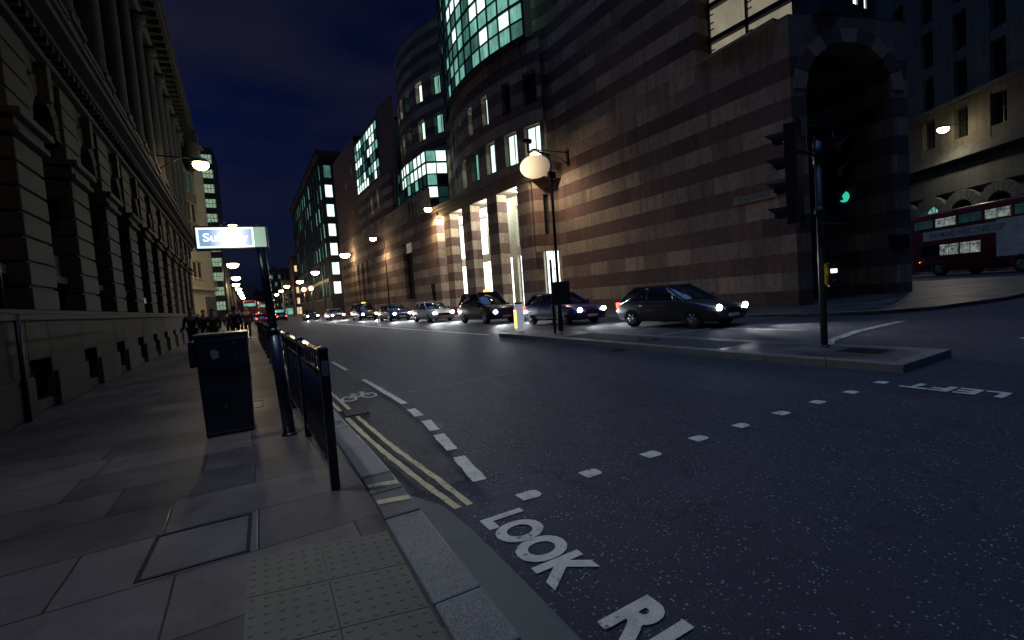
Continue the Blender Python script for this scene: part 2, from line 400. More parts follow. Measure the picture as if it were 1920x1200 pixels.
for (a, b_) in ((6.6, 9.45), (11.2, 13.3), (15.5, 17.5), (20, 22), (25, 27), (30, 32), (36, 38)):
    ribbon('lane_line', [(lx(a)+.04, a), (lx(b_)+.04, b_)], .09, WHITE, step=.3)
# crossing studs and words painted on the carriageway
for i, (x, y) in enumerate([(1.56, 2.87), (2.16, 2.92), (2.81, 2.93), (3.44, 2.96), (4.05, 2.96), (4.72, 2.97), (5.40, 2.97), (6.10, 2.97), (6.86, 2.98), (10.7, 2.45), (11.4, 2.75), (12.2, 3.0)]):
    b = MB(); w = .082 if x < 8 else .12; hh = .062 if x < 8 else .1
    jag(b, [(x-w, y-hh), (x+w*.6, y-hh*1.05), (x+w, y-hh*.55), (x+w*.95, y+hh*.6), (x+w*.6, y+hh), (x-w, y+hh)], .009)
    b.build('crossing_mark', WHITE, ROAD)
def roadword(txt, o, xa, ya, size, sx, off, mat=WHITE, align='LEFT', space=1.1):
    t = text_mesh('painted_word', txt, size, mat, frame((o[0], o[1], .010), xa, ya), ROAD, offset=off, align=align, sx=sx, space=space)
    return t
roadword('LOOK', (1.235, 2.74), (.02, -1, 0), (1, .02, 0), .39, .78, .018, space=.98)
roadword('RIGHT', (1.285, 1.60), (.04, -1, 0), (1, .04, 0), .40, .78, .018)
roadword('LEFT', (6.92, 1.84), (-.02, 1, 0), (-1, -.02, 0), .42, .98, .016, WHITE)
roadword('LOOK', (10.9, 2.05), (-.02, -1, 0), (1, 0, 0), .5, .9, .014, WHITE2)
# bicycle symbol in the cycle lane
def bike(cx, cy):
    b = MB()
    def ring(ox, oy, r, w=.035, n=18):
        for k in range(n):
            a, c = 2*pi*k/n, 2*pi*(k+1)/n
            b.quad((ox+(r-w)*cos(a), oy+(r-w)*1.9*sin(a), .009), (ox+r*cos(a), oy+r*1.9*sin(a), .009), (ox+r*cos(c), oy+r*1.9*sin(c), .009), (ox+(r-w)*cos(c), oy+(r-w)*1.9*sin(c), .009))
    def bar(p, q, w=.028, z=.011):
        d = Vector((q[0]-p[0], q[1]-p[1])).normalized(); n = Vector((-d.y, d.x))*w/2
        b.quad((p[0]-n.x, p[1]-n.y, z), (p[0]+n.x, p[1]+n.y, z), (q[0]+n.x, q[1]+n.y, z), (q[0]-n.x, q[1]-n.y, z))
    ring(cx-.16, cy, .12); ring(cx+.16, cy+.05, .12)
    bar((cx-.16, cy), (cx-.06, cy+.3), z=.0115); bar((cx-.06, cy+.3), (cx+.1, cy+.34), z=.012); bar((cx-.06, cy+.3), (cx, cy), z=.0125)
    bar((cx, cy), (cx+.1, cy+.34), z=.013); bar((cx+.16, cy+.05), (cx+.09, cy+.42), z=.0135); bar((cx-.16, cy), (cx, cy), z=.014)
    bar((cx+.05, cy+.44), (cx+.15, cy+.40), .035, z=.0145); bar((cx-.1, cy+.36), (cx-.02, cy+.36), .045, z=.015)
    b.build('bicycle_symbol', WHITE, ROAD)
bike(1.2, 7.65); bike(.1, 26)
# drain gratings
def grate(x0, x1, y0, y1, z, parent=ROAD, n=7):
    b = MB(); b.box(x0, x1, y0, y1, z-.03, z+.002, 1)
    for k in range(n):
        a = x0+.02+(x1-x0-.04)*(k+.2)/n; b.box(a, a+(x1-x0)*.5/n, y0+.02, y1-.02, z+.0022, z+.009, 0)
    b.box(x0, x1, y0, y0+.02, z+.0022, z+.010, 0); b.box(x0, x1, y1-.02, y1, z+.0022, z+.010, 0)
    b.build('drain_grating', [BLACKM, VOID], parent)
grate(.80, 1.12, 6.42, 6.80, .006); grate(7.0, 7.3, 8.2, 8.5, .006)
# island ---------------------------------------------------------------
isl = [(7.66, 3.07), (9.42, 3.15), (9.2, 6.0), (9.15, 9.0), (9.1, 12.5), (8.95, 14.6), (8.5, 15.6), (7.8, 15.7), (7.38, 15.0), (7.42, 12), (7.48, 8), (7.52, 5)]
ii = MB(); cx = sum(p[0] for p in isl)/len(isl); cy = sum(p[1] for p in isl)/len(isl)
def inset(P, d):
    out = []; n = len(P)
    for i in range(n):
        a, b_, c = Vector(P[i-1]), Vector(P[i]), Vector(P[(i+1) % n])
        e1 = (b_-a).normalized(); e2 = (c-b_).normalized(); nn = (Vector((-e1.y, e1.x))+Vector((-e2.y, e2.x))).normalized()
        out.append(tuple(b_ + nn*d/max(.4, nn.dot(Vector((-e1.y, e1.x))))))
    return out
inn = inset(isl, .2)
ii.poly([(x, y, .118) for x, y in inn], 0)
ISL = ii.build('traffic_island', PAVE, kind='structure')
ik = MB(); n = len(isl)
for i in range(n):
    a, b_, c, d = isl[i], isl[(i+1) % n], inn[(i+1) % n], inn[i]; L = (Vector(b_)-Vector(a)).length; q = max(1, round(L/.9))
    for k in range(q):
        t0, t1 = (k+.004)/q, (k+.996)/q
        lp = lambda p, r, t: (p[0]+(r[0]-p[0])*t, p[1]+(r[1]-p[1])*t)
        ik.prism([lp(a, b_, t0), lp(a, b_, t1), lp(d, c, t1), lp(d, c, t0)], -.04, .122+random.uniform(-.002, .002), 0)
ik.build('island_kerb', GRAN, ISL, bevel=.01)
pt = MB(); pt.quad((7.75, 6.1, .1195), (8.9, 6.15, .1195), (8.85, 11.6, .1195), (7.75, 11.5, .1195)); pt.build('tarmac_infill', ASPH2, ISL)
mh = MB(); mh.box(8.45, 9.0, 3.7, 4.35, .11, .1235, 0)
for k in range(7): mh.box(8.49+.07*k, 8.52+.07*k, 3.74, 4.31, .1236, .127, 0)
mh.build('inspection_cover', BLACKM, ISL)
mh = MB(); mh.lathe([(.3, 0), (.3, .006), (.27, .008)], (8.35, 8.6, .1196), 24)
for k in range(12): mh.box(-.012, .012, .1, .25, 0, .004, 0, Matrix.Translation((8.35, 8.6, .127)) @ Matrix.Rotation(k*pi/6, 4, 'Z'))
mh.build('manhole_cover', BLACKM, ISL)
# markings beyond the island
ribbon('stop_line', [(9.3, 4.9), (10.5, 5.5), (12.5, 5.9), (15.2, 6.1)], .2, WHITE2, step=.3)
ribbon('centre_line', [(10.1, 9.9), (11.9, 9.65), (12.3, 10.15), (10.6, 13.4)], .12, WHITE2, step=.3)
ribbon('lane_line', [(12.3, 7), (12.2, 9.2)], .12, WHITE2); ribbon('lane_line', [(11.7, 16), (11.5, 20)], .12, WHITE2, step=.4); ribbon('lane_line', [(11.1, 26), (10.9, 30)], .12, WHITE2, step=.4)
ribbon('centre_line', [(7.5, 16.2), (6.6, 30), (5.2, 55)], .24, WHITE, step=.5)
ribbon('tar_seam', [(1.9, 7.45), (2.8, 7.5), (4.1, 7.7)], .035, simple('tar', (.008, .008, .009), .5), z=.006)
IRON = simple('worn cast iron', (.02, .02, .022), .75, .2, .3, 8, .3)
# far pavement
KP = [(5, 300), (6.3, 200), (9, 110), (11.3, 60), (12.6, 40), (13.8, 27), (15.2, 15), (15.8, 11), (16.3, 9.2), (17.3, 7.6), (19, 6.7), (22, 5.9), (27, 5.3), (32, 6.5)]
WP = [(16, 300), (18, 200), (18, 110), (18, 60), (20, 40), (21, 27), (23, 15), (22.5, 13), (22.5, 12.6), (23, 12), (23.5, 11.6), (24, 11.4), (28, 11), (31, 13)]
fp = MB()
for (k, w) in zip(KP, WP):
    for t in range(6):
        x, y = k[0]+(w[0]-k[0])*t/5, k[1]+(w[1]-k[1])*t/5; fp.v.append((x, y, gz(x, y)+.12))
    fp.v.append((k[0], k[1], gz(*k)-.03))
for i in range(len(KP)-1):
    for t in range(5): fp.face((7*i+t, 7*i+t+1, 7*i+8+t, 7*i+7+t))
    fp.face((7*i+6, 7*i, 7*i+7, 7*i+13))
fp.build('far_pavement', PAVE, kind='structure')
fk = MB()
for a, c in zip(KP[4:], KP[5:]):
    L = (Vector(c)-Vector(a)).length; q = max(1, round(L/.92)); d = (Vector(c)-Vector(a)).normalized(); nn = Vector((d.y, -d.x))*-.2
    for k in range(q):
        p = (a[0]+(c[0]-a[0])*(k+.004)/q, a[1]+(c[1]-a[1])*(k+.004)/q); r = (a[0]+(c[0]-a[0])*(k+.996)/q, a[1]+(c[1]-a[1])*(k+.996)/q)
        z = gz(*p)+.128; P = [p, r, (r[0]+nn.x, r[1]+nn.y), (p[0]+nn.x, p[1]+nn.y)]
        fk.prism(P, z-.2, z)
fk.build('far_kerb', GRAN, kind='structure')
rp = MB(); RK = [(38.5, -6), (41.5, .5), (45.0, 7), (50.5, 16), (58, 28)]
for a, c in zip(RK, RK[1:]):
    nn = (9, -5.6); z = .84
    rp.quad((*a, z), (a[0]+nn[0], a[1]+nn[1], z), (c[0]+nn[0], c[1]+nn[1], z), (*c, z)); rp.quad((*a, z), (*c, z), (*c, .5), (*a, .5))
rp.build('right_pavement', PAVE, kind='structure')
# tactile blister paving
tp = MB()
tx0, tx1 = -.205, .525
for j in range(9):
    for i in range(2):
        x0 = tx0+.365*i; y0 = 2.76 - .40*(j+1)
        sl = .16*(1-(x0-tx0)/.73)
        tp.prism([(x0+.003, y0+.003+sl), (x0+.362, y0+.003+sl-.08), (x0+.362, y0+.397+sl-.08), (x0+.003, y0+.397+sl)], .06, .106)
        for a in range(6):
            for c in range(6):
                px = x0+.03+.061*a; py = y0+.033+.067*c+sl-.08*(a+.5)/6
                tp.lathe([(.0135, 0), (.0125, .002), (.009, .0033)], (px, py, .106), 8)
TP = tp.build('tactile_paving', TACT, kind='structure')
# inspection covers let in the left pavement
for (x0, x1, y0, y1) in ((-.73, -.2, 3.02, 3.6), (-.62, -.15, 7.6, 8.2)):
    b = MB()
    for (a, b_, c, d) in ((x0, x1, y0, y0+.022), (x0, x1, y1-.022, y1), (x0, x0+.022, y0+.0221, y1-.0221), (x1-.022, x1, y0+.0221, y1-.0221)): b.box(a, b_, c, d, .09, .1055)
    b.build('cover_frame', BLACKM, PAV)

# ------------------------------------------------------------------ walls with openings along a plan line
def wall_poly(name, pts, z0, z1, ops, depth, mats, parent, inward=1, win=None, zbreaks=()):
    """pts: plan polyline; ops: (s0,s1,z0,z1,kind). returns wall object, builds windows by win(kind,...)"""
    S = [0]
    for a, c in zip(pts, pts[1:]): S.append(S[-1]+sqrt((c[0]-a[0])**2+(c[1]-a[1])**2))
    def at(s):
        for i in range(len(S)-1):
            if s <= S[i+1]+1e-6 or i == len(S)-2:
                t = (s-S[i])/(S[i+1]-S[i]); a, c = pts[i], pts[i+1]; d = Vector((c[0]-a[0], c[1]-a[1])).normalized()
                return Vector((a[0]+(c[0]-a[0])*t, a[1]+(c[1]-a[1])*t)), Vector((d.y, -d.x))*inward
    b = MB()
    sb = sorted(set([round(s, 4) for s in S]+[round(o[i], 4) for o in ops for i in (0, 1)])); zb = sorted(set([z0, z1]+list(zbreaks)+[o[i] for o in ops for i in (2, 3)]))
    for i in range(len(sb)-1):
        sm = (sb[i]+sb[i+1])/2
        if sb[i+1]-sb[i] < 1e-3: continue
        p, _ = at(sb[i]); q, _ = at(sb[i+1])
        for j in range(len(zb)-1):
            zm = (zb[j]+zb[j+1])/2
            if any(o[0] < sm < o[1] and o[2] < zm < o[3] for o in ops): continue
            b.quad((p.x, p.y, zb[j]), (q.x, q.y, zb[j]), (q.x, q.y, zb[j+1]), (p.x, p.y, zb[j+1]))
    W = []
    for o in ops:
        p, n0 = at(o[0]); q, n1 = at(o[1]); nn = ((n0+n1)/2).normalized()*(o[5] if len(o) > 5 else depth)
        P, Q = p+nn, q+nn; a, c = o[2], o[3]
        b.quad((p.x, p.y, a), (P.x, P.y, a), (P.x, P.y, c), (p.x, p.y, c)); b.quad((q.x, q.y, a), (q.x, q.y, c), (Q.x, Q.y, c), (Q.x, Q.y, a))
        b.quad((p.x, p.y, c), (P.x, P.y, c), (Q.x, Q.y, c), (q.x, q.y, c)); b.quad((p.x, p.y, a), (q.x, q.y, a), (Q.x, Q.y, a), (P.x, P.y, a))
        W.append((P, Q, a, c, o[4], nn.normalized()))
    w = b.build(name, mats, parent)
    for (P, Q, a, c, kind, nn) in W:
        if kind is None: continue
        make_window(P, Q, a, c, kind, nn, parent)
    return w
def make_window(P, Q, a, c, glass, nn, parent, bars=(1, 1), fw=.06, name='window', framem=None):
    d = (Q-P); L = d.length; d = d/L
    bars = {'1': (1, 1)}.get(bars, bars)
    if isinstance(glass, tuple): glass, bars = glass
    o = Vector((P.x, P.y, a)); M = frame(o, (d.x, d.y, 0), (0, 0, 1)); H = c-a
    # local x along, y up, z out or in
    zs = -1 if M.to_3x3().col[2].xy.dot(nn) > 0 else 1    # sign so that +zs*z is outward
    f = MB(); f.v = []
    def bx(x0, x1, y0, y1, z0, z1): f.box(x0, x1, y0, y1, min(z0*zs, z1*zs), max(z0*zs, z1*zs), 0, M)
    bx(0, fw, 0, H, -.03, .05); bx(L-fw, L, 0, H, -.03, .05); bx(fw, L-fw, 0, fw, -.03, .05); bx(fw, L-fw, H-fw, H, -.03, .05)
    for k in range(1, bars[0]): bx(L*k/bars[0]-fw*.4, L*k/bars[0]+fw*.4, fw, H-fw, -.02, .04)
    for k in range(1, bars[1]):
        for q in range(bars[0]): bx(L*q/bars[0]+fw*.5, L*(q+1)/bars[0]-fw*.5, H*k/bars[1]-fw*.35, H*k/bars[1]+fw*.35, -.02, .035)
    w = f.build(name, framem or FRAMEM, parent)
    g = MB(); pts = [M @ Vector(p) for p in ((.01, .01, -.02*zs), (L-.01, .01, -.02*zs), (L-.01, H-.01, -.02*zs), (.01, H-.01, -.02*zs))]
    g.quad(*pts); g.build('pane', glass, w)
    return w
def arc(cx_, cy_, R, y0, y1, n=12):
    out = []
    a0 = math.asin((y0-cy_)/R); a1 = math.asin((y1-cy_)/R)
    for i in range(n+1):
        a = a0+(a1-a0)*i/n; out.append((cx_-R*cos(a), cy_+R*sin(a)))
    return out
def arc_s(pts, y):
    """arc length at which the polyline reaches plan y"""
    s = 0
    for a, c in zip(pts, pts[1:]):
        L = sqrt((c[0]-a[0])**2+(c[1]-a[1])**2)
        if (a[1]-y)*(c[1]-y) <= 0: return s+L*abs(y-a[1])/abs(c[1]-a[1])
        s += L
    return s
def curtain(pts, z0, z1, nz, width, parent, pick, out=.0, proud=.06):
    """curtain wall: one mesh per storey of panes, one mesh for its mullions"""
    S = [0]
    for a, c in zip(pts, pts[1:]): S.append(S[-1]+sqrt((c[0]-a[0])**2+(c[1]-a[1])**2))
    def at(s):
        for i in range(len(S)-1):
            if s <= S[i+1]+1e-6 or i == len(S)-2:
                t = (s-S[i])/(S[i+1]-S[i]); a, c = pts[i], pts[i+1]; return Vector((a[0]+(c[0]-a[0])*t, a[1]+(c[1]-a[1])*t))
    N = max(1, round(S[-1]/width)); P = [at(S[-1]*k/N) for k in range(N+1)]; hz = (z1-z0)/nz
    mats = [LITA, LITB, LITC, LITD, GLASSD]
    for j in range(nz):
        b = MB()
        for k in range(N):
            a, c = P[k], P[k+1]; b.quad((a.x, a.y, z0+hz*j), (c.x, c.y, z0+hz*j), (c.x, c.y, z0+hz*(j+1)), (a.x, a.y, z0+hz*(j+1)), pick(k/N, j, nz))
        b.build('glazing_band', mats, parent)
    m = MB()
    for k in range(N+1):
        p = P[k]; q = P[min(k+1, N)] if k < N else P[k]; r = P[max(k-1, 0)]
        d = (Vector(q)-Vector(r)).normalized(); M = Matrix.Translation((p.x, p.y, 0)) @ Matrix.Rotation(atan2(d.y, d.x), 4, 'Z')
        m.box(-.05, .05, -.05, .05+proud, z0, z1, 0, M)
    for j in range(nz+1):
        for k in range(N):
            a, c = P[k], P[k+1]; d = (c-a).normalized(); L = (c-a).length; M = Matrix.Translation((a.x, a.y, 0)) @ Matrix.Rotation(atan2(d.y, d.x), 4, 'Z')
            t = .09 if j % 2 == 0 else .05
            m.box(.052, L-.052, -.045, .045+proud, z0+hz*j-t, z0+hz*j+t, 0, M)
    m.build('mullion_grid', FRAMEM, parent)

# ------------------------------------------------------------------ the banded stone building across the street
SB = thing('striped_building', 'pink and buff banded stone office block with lit colonnade and teal glass walls', 'building')
# straight wall beside the junction: low part and high part
wa, wb, wc = (19.8, 11.5), (19.56, 15.85), (18.9, 27.5)
wall_poly('junction_wall', [wa, wb], .0, 12.1, [], .3, STRIPE, SB)
wall_poly('junction_wall', [wb, wc], .0, 34, [], .3, STRIPE, SB)
b = MB(); b.box(19.45, 21.2, 11.9, 15.8, 11.95, 12.1); 
b.poly([(19.8, 11.5, 12.1), (25.4, 9.75, 12.1), (25.4, 14, 12.1), (19.56, 15.85, 12.1)]); b.build('terrace_floor', STRIPE, SB)
# side of the high part facing the junction and recessed glazed storey
wall_poly('return_wall', [(19.56, 15.85), (20.7, 15.9)], 12.1, 34, [], .3, STRIPE, SB, inward=-1)
b = MB()
G0, G1 = Vector((20.7, 15.9)), Vector((21.05, 11.9))
b.quad((G0.x+2.5, G0.y, 12.1), (G1.x+2.5, G1.y, 12.1), (G1.x+2.5, G1.y, 17.2), (G0.x+2.5, G0.y, 17.2)); b.quad((G0.x, G0.y, 17.2), (G0.x+2.5, G0.y, 17.2), (G1.x+2.5, G1.y, 17.2), (G1.x, G1.y, 17.2))
b.quad((G0.x, G0.y+.01, 12.1), (G0.x+2.5, G0.y+.01, 12.1), (G0.x+2.5, G0.y+.01, 17.2), (G0.x, G0.y+.01, 17.2)); b.build('lit_interior', LITBG, SB)
f = MB(); d = (G1-G0).normalized(); M = Matrix.Translation((G0.x, G0.y, 0)) @ Matrix.Rotation(atan2(d.y, d.x), 4, 'Z')
for k in (0, 1.9, 3.95): f.box(k-.05, k+.05, -.06, .06, 12.1, 17.2, 0, M)
for z in (13.35, 15.0, 17.1): f.box(.052, 3.9, -.16, .10, z-.13, z+.1, 0, M)
for z in (12.6, 12.9, 13.9, 14.2, 14.6): f.box(.05, .25, -.03, .03, z-.02, z+.02, 0, M); f.box(1.95, 2.15, -.03, .03, z-.02, z+.02, 0, M)
f.build('window', FRAMEM, SB)
b = MB(); b.box(20.9, 24.9, 10.75, 11.9, 12.1, 24, 0); b.build('stair_tower', DARKB, SB)
for (x0, x1) in ((23.05, 23.5), (23.95, 24.25)):
    make_window(Vector((x0, 10.72)), Vector((x1, 10.72)), 12.75, 16.4, LITW, Vector((0, 1)), SB, fw=.04)
b = MB(); b.box(19.6, 26, 12, 28, 17.3, 34, 0); b.build('upper_storeys', STRIPE, SB)
# prow with the pointed arch opening that faces the crossing
Pa, Pb = Vector((19.8, 11.5)), Vector((25.4, 9.78)); du = (Pb-Pa).normalized(); Lp = (Pb-Pa).length; nin = Vector((-du.y, du.x))
def pp(u, z, dep=0): q = Pa+du*u+nin*dep; return (q.x, q.y, z)
o0, o1, zs_ = .72, 5.05, 9.1; cxa = (o0+o1)/2; ra = (o1-o0)/2
archp = [(cxa-ra*cos(pi*k/16), zs_+(ra*.92)*sin(pi*k/16)) for k in range(17)]
b = MB(); b.quad(pp(0, 0), pp(o0, 0), pp(o0, zs_), pp(0, zs_)); b.quad(pp(o1, 0), pp(Lp, 0), pp(Lp, zs_), pp(o1, zs_))
b.quad(pp(0, zs_), pp(o0, zs_), pp(o0, 12.1), pp(0, 12.1)); b.quad(pp(o1, zs_), pp(Lp, zs_), pp(Lp, 12.1), pp(o1, 12.1))
for (u0, z0), (u1, z1) in zip(archp, archp[1:]): b.quad(pp(u0, z0), pp(u1, z1), pp(u1, 12.1), pp(u0, 12.1)); b.quad(pp(u0, z0), pp(u0, z0, 1.1), pp(u1, z1, 1.1), pp(u1, z1))
b.quad(pp(o0, 0), pp(o0, 0, 1.1), pp(o0, zs_, 1.1), pp(o0, zs_)); b.quad(pp(o1, 0), pp(o1, zs_), pp(o1, zs_, 1.1), pp(o1, 0, 1.1))
b.quad(pp(Lp, 0), pp(Lp, 0, 7), pp(Lp, 12.1, 7), pp(Lp, 12.1))
b.build('arch_wall', STRIPE, SB)
VL = m_stone('buff voussoir', (.42, .33, .23), .4, (3, 3), .1, .3); VD = m_stone('red voussoir', (.2, .1, .08), .4, (3, 3), .1, .3)
for k in range(9):      # voussoirs standing proud of the arch
    a0, a1 = pi*(k+.03)/9, pi*(k+.97)/9; b = MB(); r0, r1 = ra+.0, ra+.62
    P = [(cxa-r*cos(a), zs_+r*.92*sin(a)) for (r, a) in ((r0, a0), (r1, a0), (r1, a1), (r0, a1))]
    i = len(b.v); b.v += [pp(u, z, -.05) for u, z in P]+[pp(u, z, .1) for u, z in P]
    for q in ((0, 1, 2, 3), (7, 6, 5, 4), (0, 4, 5, 1), (1, 5, 6, 2), (2, 6, 7, 3), (3, 7, 4, 0)): b.face(q)
    b.build('voussoir', [VL, VD][k % 2], SB)
b = MB(); b.quad(pp(.2, 0, 6), pp(5.3, 0, 2.6), pp(5.3, 12, 2.6), pp(.2, 12, 6)); b.quad(pp(.3, 0, 1.1), pp(.3, 0, 6), pp(.3, 12, 6), pp(.3, 12, 1.1)); b.quad(pp(o1+.1, 0, 1.1), pp(o1+.1, 0, 3), pp(o1+.1, 12, 3), pp(o1+.1, 12, 1.1)); b.quad(pp(.2, 12, 1), pp(5.3, 12, 1), pp(5.3, 12, 6), pp(.2, 12, 6))
b.build('lobby_wall', STRIPE, SB)
b = MB(); prev = None       # curved steel frame inside the arch
for k in range(9):
    a = pi/2*k/8; p = pp(o0+.05+1.75*sin(a), 7.75+2.0*cos(a), .55)
    if prev: b.cyl(prev, p, .05, n=6)
    prev = p
b.cyl(pp(o0+.05, .2, .55), pp(o0+.05, 9.75, .55), .05, n=6); b.cyl(pp(o0, 7.75, .55), pp(o0+2.3, 7.75, .55), .09, n=6); b.cyl(pp(o0+1.8, 7.75, .55), pp(o0+1.8, 5.6, .55), .05, n=6)
b.build('arch_frame', BLACKM, SB)
b = MB(); b.box(0, 1.1, 0, .45, .0, .05, 0, frame(pp(4.55, 2.3, -.07), (du.x, du.y, 0), (0, 0, 1)) @ Matrix.Diagonal((1, 1.35, 1, 1)))
plq = b.build('office_plaque', simple('navy enamel', (.008, .009, .02), .4), SB, bevel=.01)
text_mesh('plaque_lettering', 'Regus', .27, simple('plaque grey', (.12, .12, .14), .5), frame(pp(5.08, 2.52, -.076), (du.x, du.y, 0), (0, 0, 1)), plq)
b = MB(); Mq = frame(pp(5.08, 2.72, -.0765), (du.x, du.y, 0), (0, 0, 1))
for k in (-1, 0, 1): b.box(k*.05-.012, k*.05+.012, 0, .07-.02*abs(k), 0, .004, 0, Mq @ Matrix.Rotation(-k*.35, 4, 'Z'))
b.build('crown_emblem', simple('plaque grey b', (.12, .12, .14), .5), plq)
b = MB(); b.box(-.05, 0, -1.0, 1.0, -.16, .16, 0, Matrix.Translation((19.68, 13.2, 5.05)) @ Matrix.Rotation(radians(3.2), 4, 'Z'))
sp = b.build('street_name_plate', simple('dull plate', (.2, .2, .19), .6), SB, bevel=.008)
text_mesh('plate_lettering', 'POULTRY EC2', .24, BLACKM, frame((19.625, 13.2, 5.05), (.056, -1, 0), (0, 0, 1)), sp, sx=.95)

# bowed facade above the colonnade
A1 = arc(36.8, 36.3, 20.5, 27.6, 46.2, 16)
cy_of = lambda y: arc_s(A1, y)
ops = []
R1 = [(27.95, 29.25), (29.95, 31.2), (32.3, 33.55), (34.8, 36.1), (37.2, 38.4), (39.8, 41.0), (42.5, 43.5)]
for k, (a, c) in enumerate(R1): ops.append((cy_of(a), cy_of(c), 11.15, 13.5, ([LITA, LITA, LITA, LITB, LITA, LITB, LITC][k], (2, 1))))
for k, (a, c) in enumerate([(28.0, 29.1), (30.3, 31.2), (32.9, 33.7), (35.3, 36.1), (37.8, 38.6), (40.5, 41.2)]):
    ops.append((cy_of(a), cy_of(c), 14.95, 17.2, ([GLASSD, GLASSD, LITA, LITA, LITB, GLASSD][k], (2, 1))))
wall_poly('bowed_wall', A1, 10.2, 19.5, ops, .45, STRIPE, SB)
for k, (a, c) in enumerate(R1[:5]):     # light stone lintel soffits
    pass
A1g = arc(36.8, 36.3, 20.75, 28.4, 45.6, 14)
def pickA(u, j, n):
    r = random.random()
    if u < .3: return [1, 1, 2, 2, 1, 0, 1][int(r*7)] if j < 3 else [1, 1, 2, 0, 3][int(r*5)]
    if u < .6: return [1, 2, 2, 1, 3][int(r*5)] if j < 3 else [0, 1, 1, 2, 0][int(r*5)]
    return [2, 3, 3, 1, 3][int(r*5)]
curtain(A1g, 19.5, 31.5, 10, 1.2, SB, pickA)
wall_poly('parapet', A1, 31.5, 34, [], .3, STRIPE, SB)
wall_poly('pier_wall', [(18.95, 27.4), (18.45, 28.6)], 10.2, 34, [], .3, STRIPE, SB)
b = MB(); b.poly([(x, y, 19.5) for x, y in A1g]+[(25, 45, 19.5), (25, 29, 19.5)]); b.build('ledge', STRIPE, SB)
# colonnade: cornice, piers, shopfronts
C0, C1 = Vector((17.05, 27.9)), Vector((15.2, 43.0)); dc = (C1-C0).normalized(); nc = Vector((dc.y, -dc.x)); Lc = (C1-C0).length
Mc = Matrix.Translation((C0.x, C0.y, 0)) @ Matrix.Rotation(atan2(dc.y, dc.x), 4, 'Z')      # x along, -y into the building
b = MB(); b.box(-1.2, Lc+.6, -2.9, .05, 9.35, 10.2, 0, Mc); b.box(-1.2, Lc+.6, -2.9, .3, 10.2, 10.45, 0, Mc); b.box(-1.2, Lc+.6, -2.9, .16, 9.9, 10.19, 0, Mc)
b.build('cornice', m_stone('grey brown cornice', (.2, .15, .12), .5, (2, 2), .3, .3), SB, bevel=.03)
def sC(y): return (y-C0.y)/dc.y
for (y0, y1) in ((28.2, 29.65), (32.3, 33.75), (36.4, 37.85), (40.1, 41.35), (42.9, 44.0)):
    b = MB(); b.box(sC(y0), sC(y1), -.95, 0, 0, 9.35, 0, Mc); b.build('pier', STRIPE, SB, bevel=.02)
bk = [(18.95, 27.5), (16.9, 44)]
dbk = (Vector(bk[1])-Vector(bk[0])); Lb = dbk.length
ops = []
for k, (a, c) in enumerate([(.35, 2.1), (2.9, 5.4), (6.1, 8.6), (9.4, 11.9), (12.8, 15.4)]):
    ops.append((a, c, .25, 4.7, (LITW, (2, 3)))); ops.append((a+.25, c-.15, 5.3, 8.6, ([GLASSD, LITA, LITW, LITW, LITW][k], (1, 2))))
BACK = m_stone('pale lit stone', (.5, .46, .38), .6, (1.5, .8), .4, .2)
wall_poly('shopfront_wall', bk, 0, 10.3, ops, .3, BACK, SB)
wall_poly('corner_wall', [(18.95, 27.45), (17.1, 27.9)], 4.4, 9.35, [(.75, 1.15, 5.6, 8.4, GLASSD)], .3, STRIPE, SB)
b = MB(); b.box(18.2, 18.8, 26.95, 27.35, .1, 4.2); 
# drum block beyond, lower wall with slit, oriel and bowed upper storeys
W1 = [(15.15, 43.9), (14.75, 50), (14.45, 56.5)]
b = MB()
def at1(y):
    for a, c in zip(W1, W1[1:]):
        if y <= c[1]: return a[0]+(c[0]-a[0])*(y-a[1])/(c[1]-a[1])
    return W1[-1][0]
sl0 = arc_s(W1, 50.2); sl1 = arc_s(W1, 53.4)
wall_poly('street_wall', W1, 0, 12.6, [(sl0, sl1, 1.9, 8.3, None, .5), (arc_s(W1, 44.4), arc_s(W1, 45.6), .4, 3.2, GLASSD)], 1.3, STRIPE, SB)
b = MB(); q0 = (at1(50.2)+.48, 50.2); q1 = (at1(53.4)+.48, 53.4)
b.quad((*q0, 1.9), (*q1, 1.9), (*q1, 7.2), (*q0, 7.2), 0); b.quad((*q0, 7.2), (*q1, 7.2), (*q1, 8.3), (*q0, 8.3), 1); b.build('slit_window', [VOID, LITBG], SB)
A2 = arc(31.7, 53.5, 15.7, 44.5, 60.5, 14)
ops = []
for zz in (19.0, 23.0):
    for k, y in enumerate((46.0, 48.6, 51.2, 53.6, 55.6)):
        ops.append((arc_s(A2, y), arc_s(A2, y+1.15), zz, zz+2.1, ([LITB, LITA, LITB, LITA, LITY][k], (2, 1))))
wall_poly('drum_wall', A2, 16.8, 30.6, ops, .5, STRIPE, SB)
b = MB(); b.poly([(x, y, 30.6) for x, y in A2]+[(26, 60, 30.6), (26, 45, 30.6)]); b.build('drum_roof', BROWN, SB)
wall_poly('lower_drum_wall', A2, 11.5, 16.8, [], .4, STRIPE, SB)
b = MB(); b.box(17.6, 30, 43.0, 44.6, 10, 33, 0); b.build('link_tower', STRIPE, SB)
ORL = [(17.2, 44.0), (15.3, 44.6), (14.75, 50.3), (15.1, 55.2), (16.5, 56.8)]
def pickO(u, j, n):
    r = random.random()
    if u > .62: return [3, 3, 2, 4, 3][int(r*5)]
    if j >= n-2: return [0, 0, 0, 1][int(r*4)]
    if j == n-3: return [3, 1, 3, 4][int(r*4)]
    if j == n-4: return [0, 0, 1, 3][int(r*4)] if u < .3 else 3
    return [3, 4, 3, 0][int(r*4)]
curtain(ORL, 10.6, 16.4, 5, 1.05, SB, pickO)
